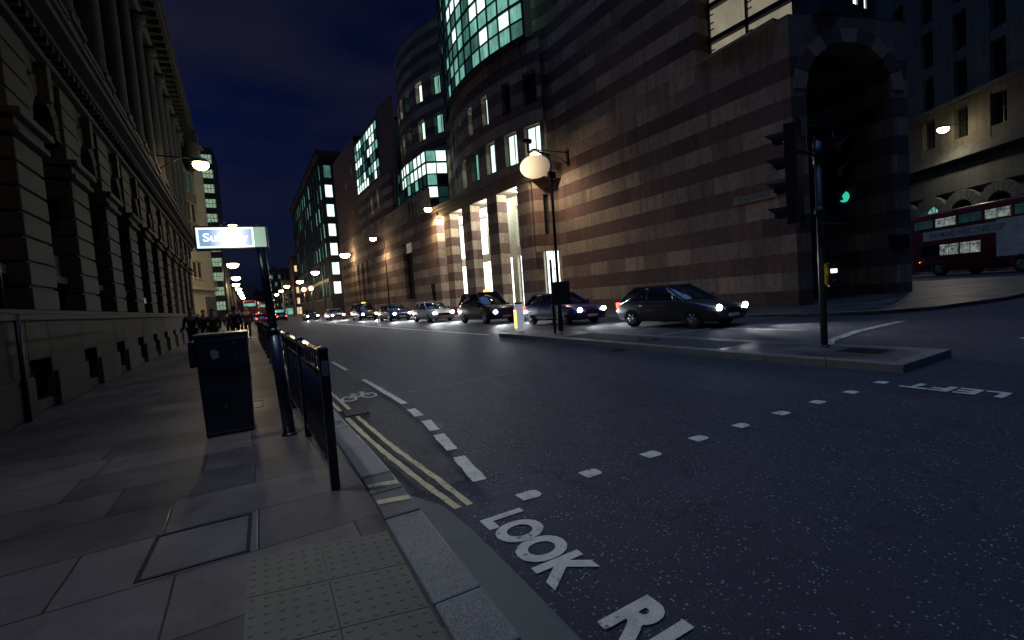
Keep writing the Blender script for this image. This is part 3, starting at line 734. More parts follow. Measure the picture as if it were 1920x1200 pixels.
b = MB(); b.poly([(x, y, 10.58) for x, y in ORL]+[(18, 56.8, 10.58), (18, 44, 10.58)]); b.poly([(x, y, 16.5) for x, y in ORL]+[(18, 56.8, 16.5), (18, 44, 16.5)]); b.build('oriel_slabs', FRAMEM, SB)
# third block with angled glass, fourth block at the far end
S3 = [(14.9, 56.8), (14.4, 59.6), (13.6, 72.5)]
wall_poly('far_street_wall', [(14.45, 56.5), (13.9, 64), (12.75, 88)], 0, 12.6, [(9.5+k*3.0, 10.6+k*3.0, 1, 8.0, [LITB, LITC, GLASSD][k % 3], .8) for k in range(6)], .8, STRIPE, SB)
wall_poly('far_upper_wall', S3, 12.6, 18.0, [(5.0, 5.7, 14.2, 16.6, LITA), (8.0, 8.7, 14.0, 16.4, LITA), (11.5, 12, 14, 16.2, LITB)], .4, STRIPE, SB)
wall_poly('far_tower_wall', [(15.6, 56.2), (15.15, 56.3), (14.8, 58.4), (14.5, 60.4)], 12.6, 26.4, [], .3, BROWN, SB)
def pick3(u, j, n):
    return [0, 1, 1, 2, 0, 3][int(random.random()*6)] if j != 2 else [3, 4, 2][int(random.random()*3)]
curtain([(14.5, 60.4), (13.75, 72.3)], 18.0, 25.2, 6, 1.35, SB, pick3)
b = MB(); b.prism([(14.5, 60.4), (13.75, 72.3), (22, 74), (22, 60)], 25.2, 25.6); b.build('far_roof', DARKB, SB)
wall_poly('end_block_wall', [(13.75, 72.5), (13.3, 79), (12.75, 88), (14, 90), (24, 90)], 12.6, 27.0,
          [(2.5, 3.2, 22.0, 23.2, LITY), (6.5, 7.2, 20.5, 21.7, LITY), (3.5, 4.1, 15.5, 16.6, LITY), (7.5, 8.1, 14.5, 15.6, LITY)], .3, BROWN, SB)
b = MB(); b.poly([(13.75, 72.5, 27), (13.3, 79, 27), (12.75, 88, 27), (24, 90, 27), (24, 72, 27)]); b.box(12.9, 24, 86, 90, 0, 12.6); b.build('end_roof', BROWN, SB)
# solid core so no light leaks through the shell
b = MB(); b.box(21.5, 30, 28, 60, 0, 30); b.box(19.5, 21.5, 30, 58, 10.6, 30, 0); b.build('core', VOID, SB)

# ------------------------------------------------------------------ dark office block further down
OB = thing('office_block', 'tall dark office block with a column of bright windows on its corner', 'building', (12.6, 104, 0), radians(2))
b = MB(); b.box(0, 20, 0, 62, 0, 33.2); b.build('wall', DARKB, OB)
b = MB(); b.box(-.9, 21, -.9, 63, 33.2, 34.2); b.build('roof', DARKB, OB)
fr = MB()
for k in range(7):
    z = 4.6+4.05*k
    for (x0, x1) in ((.55, 1.95),):
        q = MB(); q.quad((x0, -.06, z), (x1, -.06, z), (x1, -.06, z+2.5), (x0, -.06, z+2.5)); q.build('window', [LITA, LITA, LITA, LITA, LITA, LITA, LITC][k], OB)
for k in range(7):
    z = 4.4+4.05*k
    for j in range(13):
        y = 1.2+4.6*j; r = random.random()
        q = MB(); q.quad((-.06, y, z), (-.06, y+1.5, z), (-.06, y+1.5, z+2.9), (-.06, y, z+2.9)); q.build('window', [LITB, LITC, LITD, LITD][int(r*4)] if (k < 3 or r < .6) else LITD, OB)
for k in range(8): fr.box(-.35, -.05, 0, 62, 3.2+4.05*k, 3.9+4.05*k)
for j in range(28): fr.box(-.25, -.052, .1+2.3*j, .35+2.3*j, 3.9, 33)
fr.build('cladding_grid', DARKB, OB)

# ------------------------------------------------------------------ stone bank building on the left
LB = thing('bank_building', 'long dark classical bank building with rusticated piers and giant columns', 'building', (-3.35, 9, .1), radians(2.3))
Y0, Y1, P = -15.5, 35.0, 2.92
def bays():
    k = -6
    while True:
        y = 1.9+P*k
        if y > 33: return
        yield k, y; k += 1
b = MB(); b.box(-12, -.55, Y0, Y1, 0, 17.8); b.build('core_wall', BANKD, LB)
# plinth with basement openings
pl = MB()
for k, y in bays():
    y0 = y-.0; pl.box(-.55, .06, y0, y0+1.95, 0, 1.5, 0)            # solid between openings
    pl.box(-.55, .06, y0+1.95, y0+P, .86, 1.5, 0); pl.box(-.55, .03, y0+1.95, y0+P, 0, .18, 0)
    pl.box(.06, .12, y0+.05, y0+1.9, 0, .62, 0)
pl.build('plinth', BANKD, LB, bevel=.02)
for k, y in bays():
    if y < -3: continue
    g = MB(); g.box(-.4, -.36, y+1.95, y+P, .18, .86, 1)
    for i in range(6): g.cyl((-.1, y+2.05+.16*i, .18), (-.1, y+2.05+.16*i, .86), .012, n=6)
    g.build('basement_window', [BLACKM, VOID], LB)
b = MB(); b.box(-.55, .16, Y0, Y1, 1.5, 1.6); b.box(-.55, .10, Y0, Y1, 1.6, 1.68); b.build('string_course', BANK, LB, bevel=.02)
for k, y in bays():
    # rusticated pier
    b = MB(); z = 1.68
    for i in range(7):
        b.box(-.5, .10, y-.62, y+.62, z+.0, z+.36); b.box(-.5, .05, y-.58, y+.58, z+.36, z+.405); z += .405
    b.box(-.5, .2, y-.72, y+.72, z, z+.1); b.box(-.5, .14, y-.68, y+.68, z+.1, z+.26); b.box(-.5, .26, y-.78, y+.78, z+.26, z+.38)
    z += .38
    for i in range(4):
        b.box(-.5, .06, y-.55, y+.55, z, z+.36); b.box(-.5, .01, y-.51, y+.51, z+.36, z+.405); z += .405
    b.build('rusticated_pier', BANK, LB, bevel=.018)
    yc = y+P/2
    # recessed window with sill apron and arch
    b = MB(); b.box(-.6, -.12, yc-.74, yc+.74, 2.25, 2.4); b.box(-.6, -.2, yc-.7, yc+.7, 2.4, 2.85); b.build('window_sill', BANK, LB, bevel=.015)
    w = MB(); w.box(-.52, -.46, yc-.72, yc+.72, 2.85, 5.6)
    w.build('ground_window', GLASSD, LB)
    f = MB()
    for q in (-.7, -.03, .64): f.box(-.45, -.38, yc+q, yc+q+.06, 2.85, 5.6)
    for z in (2.86, 4.2, 5.2): f.box(-.45, -.39, yc-.64, yc-.03, z, z+.06); f.box(-.45, -.39, yc+.03, yc+.64, z, z+.06)
    f.build('window_frame', BLACKM, LB)
    a = MB(); n = 10           # archivolt
    for i in range(n):
        t0, t1 = pi*i/n, pi*(i+.96)/n
        Pq = [(yc-r*cos(t), 5.25+r*sin(t)) for (r, t) in ((.62, t0), (1.0, t0), (1.0, t1), (.62, t1))]
        j = len(a.v); a.v += [(.0, u, v) for u, v in Pq]+[(-.5, u, v) for u, v in Pq]
        for qd in ((0, 3, 2, 1), (4, 5, 6, 7), (0, 1, 5, 4), (1, 2, 6, 5), (2, 3, 7, 6), (3, 0, 4, 7)): a.face([j+t for t in qd])
    a.box(-.4, .14, yc-.13, yc+.13, 5.8, 6.5)
    a.build('window_arch', BANK, LB, bevel=.015)
b = MB(); b.box(-.6, -.03, Y0, Y1, 6.18, 6.6); b.box(-.6, .12, Y0, Y1, 6.6, 6.72); b.box(-.6, .05, Y0, Y1, 6.72, 6.9); b.box(-.6, .3, Y0, Y1, 6.9, 7.0); b.box(-.6, .55, Y0, Y1+.3, 7.0, 7.14); b.box(-.6, .62, Y0, Y1+.4, 7.14, 7.24)
dn = b
for k, y in bays():
    for i in range(9):
        dn.box(.06, .26, y+.08+i*P/9, y+.2+i*P/9, 6.76, 6.895)
dn.build('main_cornice', BANK, LB, bevel=.02)
for k, y in bays():
    # pedestal, giant half column with base and capital
    b = MB(); b.box(-.5, .34, y-.5, y+.5, 7.24, 8.0); b.box(-.5, .42, y-.56, y+.56, 8.0, 8.12)
    b.lathe([(.42, 8.12), (.44, 8.2), (.42, 8.27), (.37, 8.32), (.385, 8.4), (.355, 8.46), (.35, 9), (.34, 11), (.31, 13.6), (.3, 13.7), (.33, 13.75), (.31, 13.8), (.34, 13.95), (.42, 14.15), (.36, 14.3), (.5, 14.42)], (0.0, y, 0), 18)
    b.box(-.5, .5, y-.5, y+.5, 14.42, 14.56)
    b.build('giant_column', BANK, LB)
    yc = y+P/2
    b = MB(); b.box(-.56, -.4, yc-.6, yc+.6, 8.5, 11.2); b.box(-.56, -.4, yc-.55, yc+.55, 12.1, 13.9); b.build('upper_window', GLASSD, LB)
    b = MB()
    for (q, z0, z1) in ((.62, 8.3, 11.3),):
        b.box(-.5, -.15, yc-q-.2, yc-q, z0, z1); b.box(-.5, -.15, yc+q, yc+q+.2, z0, z1); b.box(-.5, -.1, yc-q-.3, yc+q+.3, z1, z1+.2)
    b.poly([(-.05, yc-.95, 11.5), (-.05, yc+.95, 11.5), (-.05, yc, 12.0)]); b.poly([(-.05, yc-.95, 11.5), (-.05, yc, 12.0), (-.5, yc, 12.0), (-.5, yc-.95, 11.5)]); b.poly([(-.05, yc, 12.0), (-.05, yc+.95, 11.5), (-.5, yc+.95, 11.5), (-.5, yc, 12.0)])
    b.build('window_surround', BANK, LB, bevel=.015)
    # balustrade between the pedestals
    b = MB(); b.box(.05, .35, y+.5, y+P-.5, 7.24, 7.36); b.box(.03, .37, y+.5, y+P-.5, 7.92, 8.04)
    for i in range(8): b.lathe([(.05, 0), (.035, .08), (.075, .25), (.04, .45), (.055, .56)], (.2, y+.66+.235*i, 7.36), 8)
    b.build('balustrade', BANK, LB)
b = MB(); b.box(-.6, .3, Y0, Y1, 14.56, 15.1); b.box(-.6, .25, Y0, Y1, 15.1, 15.7); b.box(-.6, .5, Y0, Y1, 15.7, 15.85); b.box(-.6, .95, Y0, Y1+.5, 15.85, 16.1); b.box(-.6, 1.05, Y0, Y1+.6, 16.1, 16.25); b.box(-.8, .2, Y0, Y1, 16.25, 17.3); b.box(-.8, .28, Y0, Y1, 17.3, 17.45)
for k, y in bays():
    for i in range(4): b.box(.25, .8, y+.15+i*P/4, y+.38+i*P/4, 15.55, 15.848)
b.build('entablature', BANK, LB, bevel=.02)
for k, y in bays():
    if k % 2: continue
    b = MB(); b.box(-.1, .5, y-.3, y+.3, 16.25, 16.5)
    b.lathe([(.18, 16.5), (.3, 16.7), (.36, 17.0), (.28, 17.2), (.12, 17.3), (.2, 17.4), (.1, 17.75), (.03, 17.85)], (.2, y, 0), 12); b.build('roof_urn', BANK, LB)
b = MB(); b.box(0, 1.2, Y1-.6, Y1+.5, 15.0, 15.9); b.lathe([(.25, 12.9), (.5, 13.5), (.6, 14.4), (.75, 15.0)], (.55, Y1, 0), 12); b.build('corner_bracket', BANK, LB, bevel=.04)
b = MB(); b.cyl((.02, 0.35, 1.6), (.02, 0.35, 3.6), .035, n=8); b.cyl((.15, 0.35, 0), (.15, 0.35, 1.6), .035, n=8); b.build('drain_pipe', BLACKM, LB)
b = MB(); b.box(.105, .12, 11.15, 11.5, 2.0, 2.18); b.build('wall_plate', WHP, LB)

# ------------------------------------------------------------------ other buildings
T1 = thing('corner_office', 'cream walled mid rise office with balconies, lit by the lamp beside it', 'building', (-6.9, 49.2, 0), radians(-12))
b = MB(); b.box(-9, -.3, 0, 10.6, 0, 19.3); b.box(-.3, 0, 8.0, 10.6, 0, 19.3); b.box(-.3, 0, 0, 8.0, 0, 4.2); b.build('wall', CREAM, T1)
for k in range(5):
    z = 4.2+2.95*k
    b = MB(); b.box(-.3, .0, 0, 8.0, z, z+.9); b.build('spandrel', [CREAM, CREAM, BROWN, BROWN, BROWN][k], T1)
    b = MB(); b.box(-.28, -.2, 0, 8.0, z+.9, z+2.9, 0); w = b.build('window', [GLASSD, LITD][k % 2], T1)
    f = MB()
    for i in range(7): f.box(-.2, -.08, .1+1.28*i, .2+1.28*i, z+.9, z+2.9)
    f.box(-.2, -.06, 0, 8, z+.9, z+.98); f.box(-.2, -.06, 0, 8, z+2.83, z+2.92); f.build('frame', CREAM, w)
b = MB(); b.box(0, .5, 0, 10.4, 4.2, 4.45)
for i in range(34): b.box(.44, .47, .1+.3*i, .13+.3*i, 4.45, 5.3)
b.box(.42, .49, 0, 10.4, 5.3, 5.36); b.build('balcony', CREAM, T1)
b = MB(); b.box(0, .05, 7.6, 10.6, 0, 3.6); b.build('door', BLACKM, T1)
b = MB(); b.box(-.4, .3, -.2, 10.8, 19.3, 19.6); b.cyl((-3, 3, 19.5), (-3, 3, 27), .05, n=6); b.build('roof', BROWN, T1)
T2 = thing('tower_block', 'tall slim tower with a stack of green lit stairwell windows', 'building', (-10.8, 126, 0), 0)
b = MB(); b.box(-8, 3.2, 0, 14, 0, 40); b.build('wall', DARKB, T2)
for k in range(11):
    b = MB(); b.quad((.3, -.06, 3+3.35*k), (2.9, -.06, 3+3.35*k), (2.9, -.06, 4.9+3.35*k), (.3, -.06, 4.9+3.35*k)); w = b.build('window', m_emit('stair light', (.5, .75, .5), .75, .85, (3, 3, 3)) if k == 0 else STL, T2)
    if k == 0: STL = w.data.materials[0]
    f = MB()
    for i in range(5): f.box(.3+.62*i, .38+.62*i, -.16, -.07, 3+3.35*k, 4.9+3.35*k)
    f.box(.3, 2.9, -.16, -.07, 3.9+3.35*k, 4.0+3.35*k); f.build('frame', FRAMEM, w)
RB = thing('corner_bank', 'grey stone bank with tall window bays and arched ground floor behind the bus', 'building', (43.3, 6.5, .6), radians(-32))
def bx(b, *a): b.box(*a)
Sr = [k*3.0+1.6 for k in range(-6, 9)]
b = MB(); b.box(.5, 14, -18, 28, 0, 34); b.build('core_wall', GREYST, RB)
b = MB()       # wall between bays as piers and spandrels
for s in Sr:
    b.box(-.05, .5, s+.6, s+2.4, 9.9, 30)
    for z in (9.9, 12.9, 16.6, 20.2, 24): b.box(0, .5, s-.6, s+.6, z, z+.75)
b.build('bay_walls', GREYST, RB, bevel=.03)
for s in Sr:
    for z in (10.65, 13.65, 17.35, 20.95):
        w = MB(); w.box(.38, .42, s-.6, s+.6, z, z+2.9); wo = w.build('window', GLASSD, RB)
        f = MB(); f.box(.3, .37, s-.04, s+.04, z, z+2.3); f.box(.3, .37, s-.6, s-.53, z, z+2.3); f.box(.3, .37, s+.53, s+.6, z, z+2.3)
        for i in (0, 1.1, 2.2): f.box(.31, .37, s-.52, s-.05, z+i, z+i+.06); f.box(.31, .37, s+.05, s+.52, z+i, z+i+.06)
        f.build('frame', FRAMEM, wo)
b = MB(); b.box(-.3, .5, -18, 28, 9.2, 9.55); b.box(-.5, .5, -18, 28, 9.0, 9.2); b.box(-.2, .5, -18, 28, 9.55, 9.9); b.box(-.2, .5, -18, 28, 13.2, 13.5); b.box(-.45, .5, -18, 28, 13.5, 13.7); b.box(-.1, .5, -18, 28, 8.3, 8.55)
b.build('cornices', GREYST, RB, bevel=.03)
for s in Sr:
    for z in (14.3, 17.9): 
        pass
    b = MB(); yc = s+.0; n = 10
    for i in range(n):
        t0, t1 = pi*i/n, pi*(i+.97)/n
        Pq = [(yc-r*cos(t), 4.9+r*sin(t)) for (r, t) in ((.95, t0), (1.75, t0), (1.75, t1), (.95, t1))]
        j = len(b.v); b.v += [(-.12, u, v) for u, v in Pq]+[(.5, u, v) for u, v in Pq]
        for qd in ((0, 3, 2, 1), (4, 5, 6, 7), (0, 1, 5, 4), (1, 2, 6, 5), (2, 3, 7, 6), (3, 0, 4, 7)): b.face([j+t for t in qd])
    b.box(-.1, .5, yc-1.5, yc-.95, 0, 4.9); b.box(-.1, .5, yc+.95, yc+1.5, 0, 4.9)
    b.build('arch', GREYST, RB, bevel=.03)
    w = MB(); w.prism([(yc-.95*cos(pi*i/10), 4.9+.95*sin(pi*i/10)) for i in range(11)]+[(yc+.95, 1), (yc-.95, 1)], .40, .44, 0, Matrix(((0, 0, 1, 0), (1, 0, 0, 0), (0, 1, 0, 0), (0, 0, 0, 1)))); wo = w.build('arched_window', GLASSD if s != Sr[10] else LITB, RB)
    f = MB()
    for i in range(1, 6): a = pi*i/6; f.cyl((.38, yc, 4.9), (.38, yc-.9*cos(a), 4.9+.9*sin(a)), .03, n=5)
    f.cyl((.38, yc-.95, 4.9), (.38, yc+.95, 4.9), .04, n=5); f.cyl((.38, yc, 1), (.38, yc, 4.9), .03, n=5); f.build('fanlight', FRAMEM, wo)
b = MB(); b.box(.0, .49, -18, 28, 6.65, 8.3); b.build('frieze', GREYST, RB)
# street end
def far_block(name_label, x0, x1, y0, y1, h, mat, lit, nx_, nz_, grp):
    t = thing('distant_building', name_label, 'building', (x0, y0, 0), 0, None)
    b = MB(); b.box(0, x1-x0, 0, y1-y0, 0, h); b.build('wall', mat, t)
    b = MB(); b.box(-.3, x1-x0+.3, -.3, y1-y0, h, h+.6); b.box((x1-x0)*.2, (x1-x0)*.35, 2, 4, h+.6, h+2.5); b.build('roof', DARKB, t)
    for j in range(nz_):
        for i in range(nx_):
            w = (x1-x0)/nx_; z = 4+(h-5)*j/nz_; r = random.random()
            q = MB(); q.quad((w*(i+.25), -.06, z), (w*(i+.75), -.06, z), (w*(i+.75), -.06, z+(h-5)/nz_*.55), (w*(i+.25), -.06, z+(h-5)/nz_*.55)); q.build('window', lit if r < .4 else GLASSD, t)
    q = MB(); q.quad((.3, -.07, .4), (x1-x0-.3, -.07, .4), (x1-x0-.3, -.07, 2.8), (.3, -.07, 2.8)); q.build('shopfront', LITY if lit is not LITC else LITB, t)
far_block('brown block beyond the dark office with a lit shopfront', 9.4, 22, 178, 200, 20, BROWN, LITY, 5, 4, 0)
far_block('low pale shop building seen right of the globe lamps', 6.8, 12, 205, 222, 14, CREAM, LITC, 3, 3, 0)
far_block('dark block closing the right end of the street', 3.2, 12, 262, 290, 23, DARKB, LITC, 5, 5, 0)
far_block('small building at the very end of the road', -6, 3, 330, 350, 15, DARKB, LITY, 6, 3, 0)
far_block('pale stone block past the slim tower on the left', -19, -9.0, 145, 170, 15, CREAM, LITC, 4, 3, 0)
far_block('low dark terrace at the left end of the street', -22, -11, 185, 240, 12, BROWN, LITY, 4, 3, 0)

# ------------------------------------------------------------------ lamps
def point(loc, P, col=(1, .72, .42), r=.2, parent=None):
    L = bpy.data.lights.new('lamp_light', 'POINT'); L.energy = P; L.color = col; L.shadow_soft_size = r
    o = bpy.data.objects.new('lamp_light', L); COL.objects.link(o); o.location = loc
    if parent: o.parent = parent
    return o
def spot(loc, d, P, col=(1, .74, .45), size=150, r=.15, parent=None):
    L = bpy.data.lights.new('lamp_light', 'SPOT'); L.energy = P; L.color = col; L.shadow_soft_size = r; L.spot_size = radians(size); L.spot_blend = 1.0
    o = bpy.data.objects.new('lamp_light', L); COL.objects.link(o); o.location = loc
    o.rotation_euler = Vector(d).to_track_quat('-Z', 'Y').to_euler()
    if parent: o.parent = parent
    return o
def wall_lamp(loc, arm, ang, P, label, r=.22, d=(0, 0, -1), col=(1, .72, .42), size=160):
    """lantern on a bracket; arm length toward the wall in direction ang"""
    t = thing('wall_lamp', label, 'street lamp', loc, ang, 'street lamps along the street')
    b = MB(); b.cyl((arm, 0, .25), (.15, 0, .22), .035, n=8); b.cyl((arm, 0, -.5), (arm*.45, 0, .2), .02, n=6); b.box(arm-.03, arm+.02, -.12, .12, -.6, .4); b.build('bracket', BLACKM, t)
    b = MB(); b.lathe([(.06, .28), (.2, .2), (.3, .07), (.3, .03)], (0, 0, 0), 16, sx=1.3); b.build('lamp_hood', BLACKM, t)
    b = MB(); b.lathe([(r*.95, .02), (r*1.1, -.07), (r*.95, -.2), (r*.45, -.32)], (0, 0, 0), 18, sx=1.2); b.build('lamp_bowl', LAMPM, t)
    if P: spot((0, 0, -.35), d, P, col, size, parent=t)
    return t
def post_lamp(loc, h, P, label, side=1):
    q = .62 if loc[1] > 70 else .34
    t = thing('street_lamp', label, 'street lamp', loc, 0, 'street lamps along the street')
    b = MB(); b.cyl((0, 0, 0), (0, 0, 1.2), .11, .1, n=10); b.cyl((0, 0, 1.2), (0, 0, h), .075, .05, n=10); b.build('lamp_post', BLACKM, t)
    b = MB(); b.cyl((0, 0, h), (side*1.2, 0, h+.15), .04, n=8); b.build('arm', BLACKM, t)
    b = MB(); b.lathe([(.08, .28), (.22, .2), (.3, .07), (.3, .03)], (side*1.35, 0, h), 14, sx=1.3); b.build('lamp_hood', BLACKM, t)
    b = MB(); b.lathe([(q*.9, .02), (q, -q*.2), (q*.8, -q*.7), (q*.3, -q)], (side*1.35, 0, h), 14, sx=1.25); b.build('lamp_bowl', LAMPM, t)
    if P: spot((side*1.35, 0, h-.62), (0, 0, -1), P, size=158, parent=t)
    return t
wall_lamp((-1.5, 5.2, 8.6), -2.0, 0, 820, 'bright lamp on a bracket over the near pavement of the left bank', col=(.8, .88, 1), d=(.72, .0, -1), size=100)
wall_lamp((-2.2, 27.6, 9.1), -1.9, 0, 1100, 'big bright lamp high on the left bank, above the lit sign', .27, d=(.4, .25, -1), size=104, col=(1, .84, .62))
wall_lamp((-1.85, 46.0, 9.1), -1.5, 0, 1700, 'bright lamp just over the top edge of the lit sign', .27, d=(-.1, .9, -.6), size=175, col=(1, .8, .5))
wall_lamp((16.3, 26.0, 10.6), 2.6, 0, 1300, 'bright lamp on the banded wall over the shopfront corner', d=(.25, .1, -1), size=154, col=(1, .8, .58))
wall_lamp((14.3, 42.3, 10.2), .9, 0, 2000, 'bright lamp at the top of the far lit pier', .27, d=(.15, 0, -1), size=160)
post_lamp((14.0, 59.6, 0), 9.9, 1500, 'tall lamp post before the third banded pier group', -1)
post_lamp((13.3, 78, 0), 10.0, 800, 'street lamp by the far end of the banded building', -1)
wall_lamp((47.5, 16.1, 12.0), 2.3, radians(-32), 700, 'lamp glowing on the grey bank above the red bus', .3, d=(-.35, 0, -1), size=165, col=(1, .9, .75))
for i, (x, y, h, P, s) in enumerate([(-5.0, 79, 9, 1100, 1), (-6.0, 107, 9, 900, 1), (-7.1, 130, 9, 700, 1), (-7.6, 152, 9, 500, 1), (-8.3, 178, 9, 400, 1), (-8.9, 205, 9, 0, 1), (-9.6, 235, 9, 0, 1),
                                     (10.7, 100, 9, 900, -1), (9.3, 124, 8.7, 700, -1), (7.4, 150, 9, 500, -1), (6.6, 180, 9, 400, -1), (5.9, 215, 9, 0, -1)]):
    post_lamp((x, y, 0), h, P, ['first', 'second', 'third', 'fourth', 'fifth', 'sixth', 'last'][i if i < 7 else i-7] + (' lamp post of the row receding on the left beyond the bank' if i < 7 else ' lamp post of the far row before the dark office block'), s)
for i, (x, y) in enumerate([(8.0, 96), (7.0, 100)]):
    t = thing('globe_lamp', ['round globe lamp on a pale post, the taller and right one', 'round globe lamp on a pale post, the smaller left one'][i], 'street lamp', (x, y, 0))
    b = MB(); b.cyl((0, 0, 0), (0, 0, 5.2), .08, .06, n=8); b.build('lamp_post', GREYM, t)
    b = MB(); b.ball((0, 0, 5.6), .42); b.build('globe', m_lamp('orange globe', (1, .55, .25), 7), t)
    point((0, 0, 4.8), 200, (1, .6, .3), parent=t)
# colonnade light spilling from the shops
for (x, y) in ((17.6, 30.6), (17.0, 34.6), (16.6, 38.4), (16.0, 41.6), (18.2, 27.9)):
    pass
CL = thing('ceiling_lamp', 'white ceiling lamp inside the colonnade nearest the junction', 'lamp', (17.5, 30.5, 9.3), 0, 'ceiling lamps in the colonnade')
b = MB(); b.lathe([(.2, -.1), (.22, 0)], n=14); b.build('diffuser', m_lamp('cool ceiling lamp', (.95, 1, .9), 8), CL)
b = MB(); b.lathe([(.25, -.02), (.25, .04)], n=14); b.build('housing', BLACKM, CL)
point((0, 0, -.4), 520, (.95, 1, .85), .2, CL)
for (x, y, lb) in ((17.0, 34.6, 'white ceiling lamp in the second bay of the colonnade'), (16.6, 38.4, 'white ceiling lamp in the third bay of the colonnade'), (16.2, 41.7, 'white ceiling lamp in the last bay of the colonnade')):
    dup(CL, (x, y, 9.3), 0, lb, 'ceiling lamps in the colonnade')

# ------------------------------------------------------------------ street furniture on the near pavement
# litter bin / cabinet
BN = thing('street_cabinet', 'black metal utility cabinet with a torn pale sticker, beside the railing', 'cabinet', (-.47, 6.16, .1), radians(1))
b = MB(); i = 0
b.v = [(-.235, 0, 0), (.235, 0, 0), (.235, .5, 0), (-.235, .5, 0), (-.262, -.02, 1.13), (.262, -.02, 1.13), (.262, .52, 1.13), (-.262, .52, 1.13)]
for q in ((0, 3, 2, 1), (4, 5, 6, 7), (0, 1, 5, 4), (1, 2, 6, 5), (2, 3, 7, 6), (3, 0, 4, 7)): b.face(q)
b.build('body', BLACK, BN, bevel=.012)
b = MB(); b.box(-.215, .225, -.012, .45, -.03, .045); b.build('base', BLACKM, BN, bevel=.006)
b = MB(); b.box(-.272, .268, -.03, .53, 1.132, 1.165); b.build('lid', simple('worn black lid', (.03, .03, .032), .3, .4, .5, 6, .1), BN, bevel=.01)
b = MB(); b.box(-.325, -.264, .02, .42, .80, 1.09); b.build('side_hatch', BLACK, BN, bevel=.012)
b = MB(); b.box(-.245, .245, -.030, -.021, .78, 1.1); b.build('door', BLACK, BN, bevel=.004)
b = MB(); rr = [.035, .05, .045, .055, .048, .03, .04, .05, .044, .05]
b.poly([(-.08+1.05*rr[k]*cos(2*pi*k/10), -.0325, .93+1.1*rr[k]*sin(2*pi*k/10)) for k in range(10)]); b.build('torn_sticker', simple('faded blue sticker', (.13, .2, .27), .6, 0, .3, 40), BN)
for (x, z) in ((.12, 1.05), (.13, .9), (-.02, .33)):
    b = MB(); b.cyl((x, -.034 if z > .7 else -.012, z), (x, -.026 if z > .7 else -.004, z), .010, n=8); b.build('lock', SILV, BN)
# lit sandwich shop sign on its pole
SG = thing('lit_sign', 'lit blue and white shop sign box on a leaning black pole by the railing', 'sign', (.115, 5.63, .1), 0)
top = Vector((-.105, .02, 2.08))
b = MB(); b.cyl((0, 0, 0), top*.54, .062, .062, n=18); b.lathe([(.085, 0), (.085, .012), (.068, .03)], n=18); b.build('pole_base', BLACK, SG)
b = MB(); b.cyl(top*.54, top*.57, .066, .045, n=18); b.cyl(top*.57, top*1.1, .045, .043, n=18); b.build('pole', BLACK, SG)
a5 = radians(-4); Ms = Matrix.Translation((-.355, -.05, 2.155)) @ Matrix.Rotation(a5, 4, 'Z') @ Matrix.Rotation(radians(-.5), 4, 'Y')
b = MB(); W, Hh = .325, .118
b.box(-W, W, .0, .12, -Hh, Hh, 0, Ms); b.box(-W, W, -.018, .0, Hh-.013, Hh, 0, Ms); b.box(-W, W, -.018, .0, -Hh, -Hh+.013, 0, Ms); b.box(-W, -W+.013, -.018, 0, -Hh+.013, Hh-.013, 0, Ms); b.box(W-.013, W, -.018, 0, -Hh+.013, Hh-.013, 0, Ms)
b.build('sign_case', BLACKM, SG)
def q_(b, x0, x1, z0, z1, y, m=0): b.quad(*[tuple(Ms @ Vector(p)) for p in ((x0, y, z0), (x1, y, z0), (x1, y, z1), (x0, y, z1))], m)
t = NT('sign panel glow'); gx = t.n('ShaderNodeSeparateXYZ'); t.l(t.obj(), gx.inputs[0])
dd = t.math('ABSOLUTE', t.math('ADD', gx.outputs[0], .36)); k = t.ramp(dd, 0.03, .2)
BLUEP = t.out((.1, .1, .1), .3, emit=t.mix(k, (.95, 1.0, 1.0), (.17, .3, .52)), estr=1.25)
WHITEP = m_lamp('sign white surround', (.82, 1.0, .93), 1.15); GRNP = m_lamp('sign pale green end', (.30, .42, .33), .85); TXT = m_lamp('sign white letters', (.95, 1, .92), 1.5)
b = MB(); q_(b, -W+.014, W-.125, -Hh+.014, Hh-.014, -.004); b.build('white_panel', WHITEP, SG)
b = MB(); q_(b, -W+.036, W-.145, -Hh+.034, Hh-.034, -.007); b.build('blue_panel', BLUEP, SG)
b = MB(); q_(b, W-.122, W-.014, -Hh+.014, Hh-.014, -.004); b.build('end_panel', GRNP, SG)
text_mesh('sign_lettering', 'Subway', .115, TXT, Ms @ Matrix.Translation((-.055, -.010, 0)) @ Matrix.Rotation(pi/2, 4, 'X'), SG, offset=.002, sx=1.15)
lo = point((-.355, -.25, 2.1), 2.2, (.8, 1, .95), .12, SG)
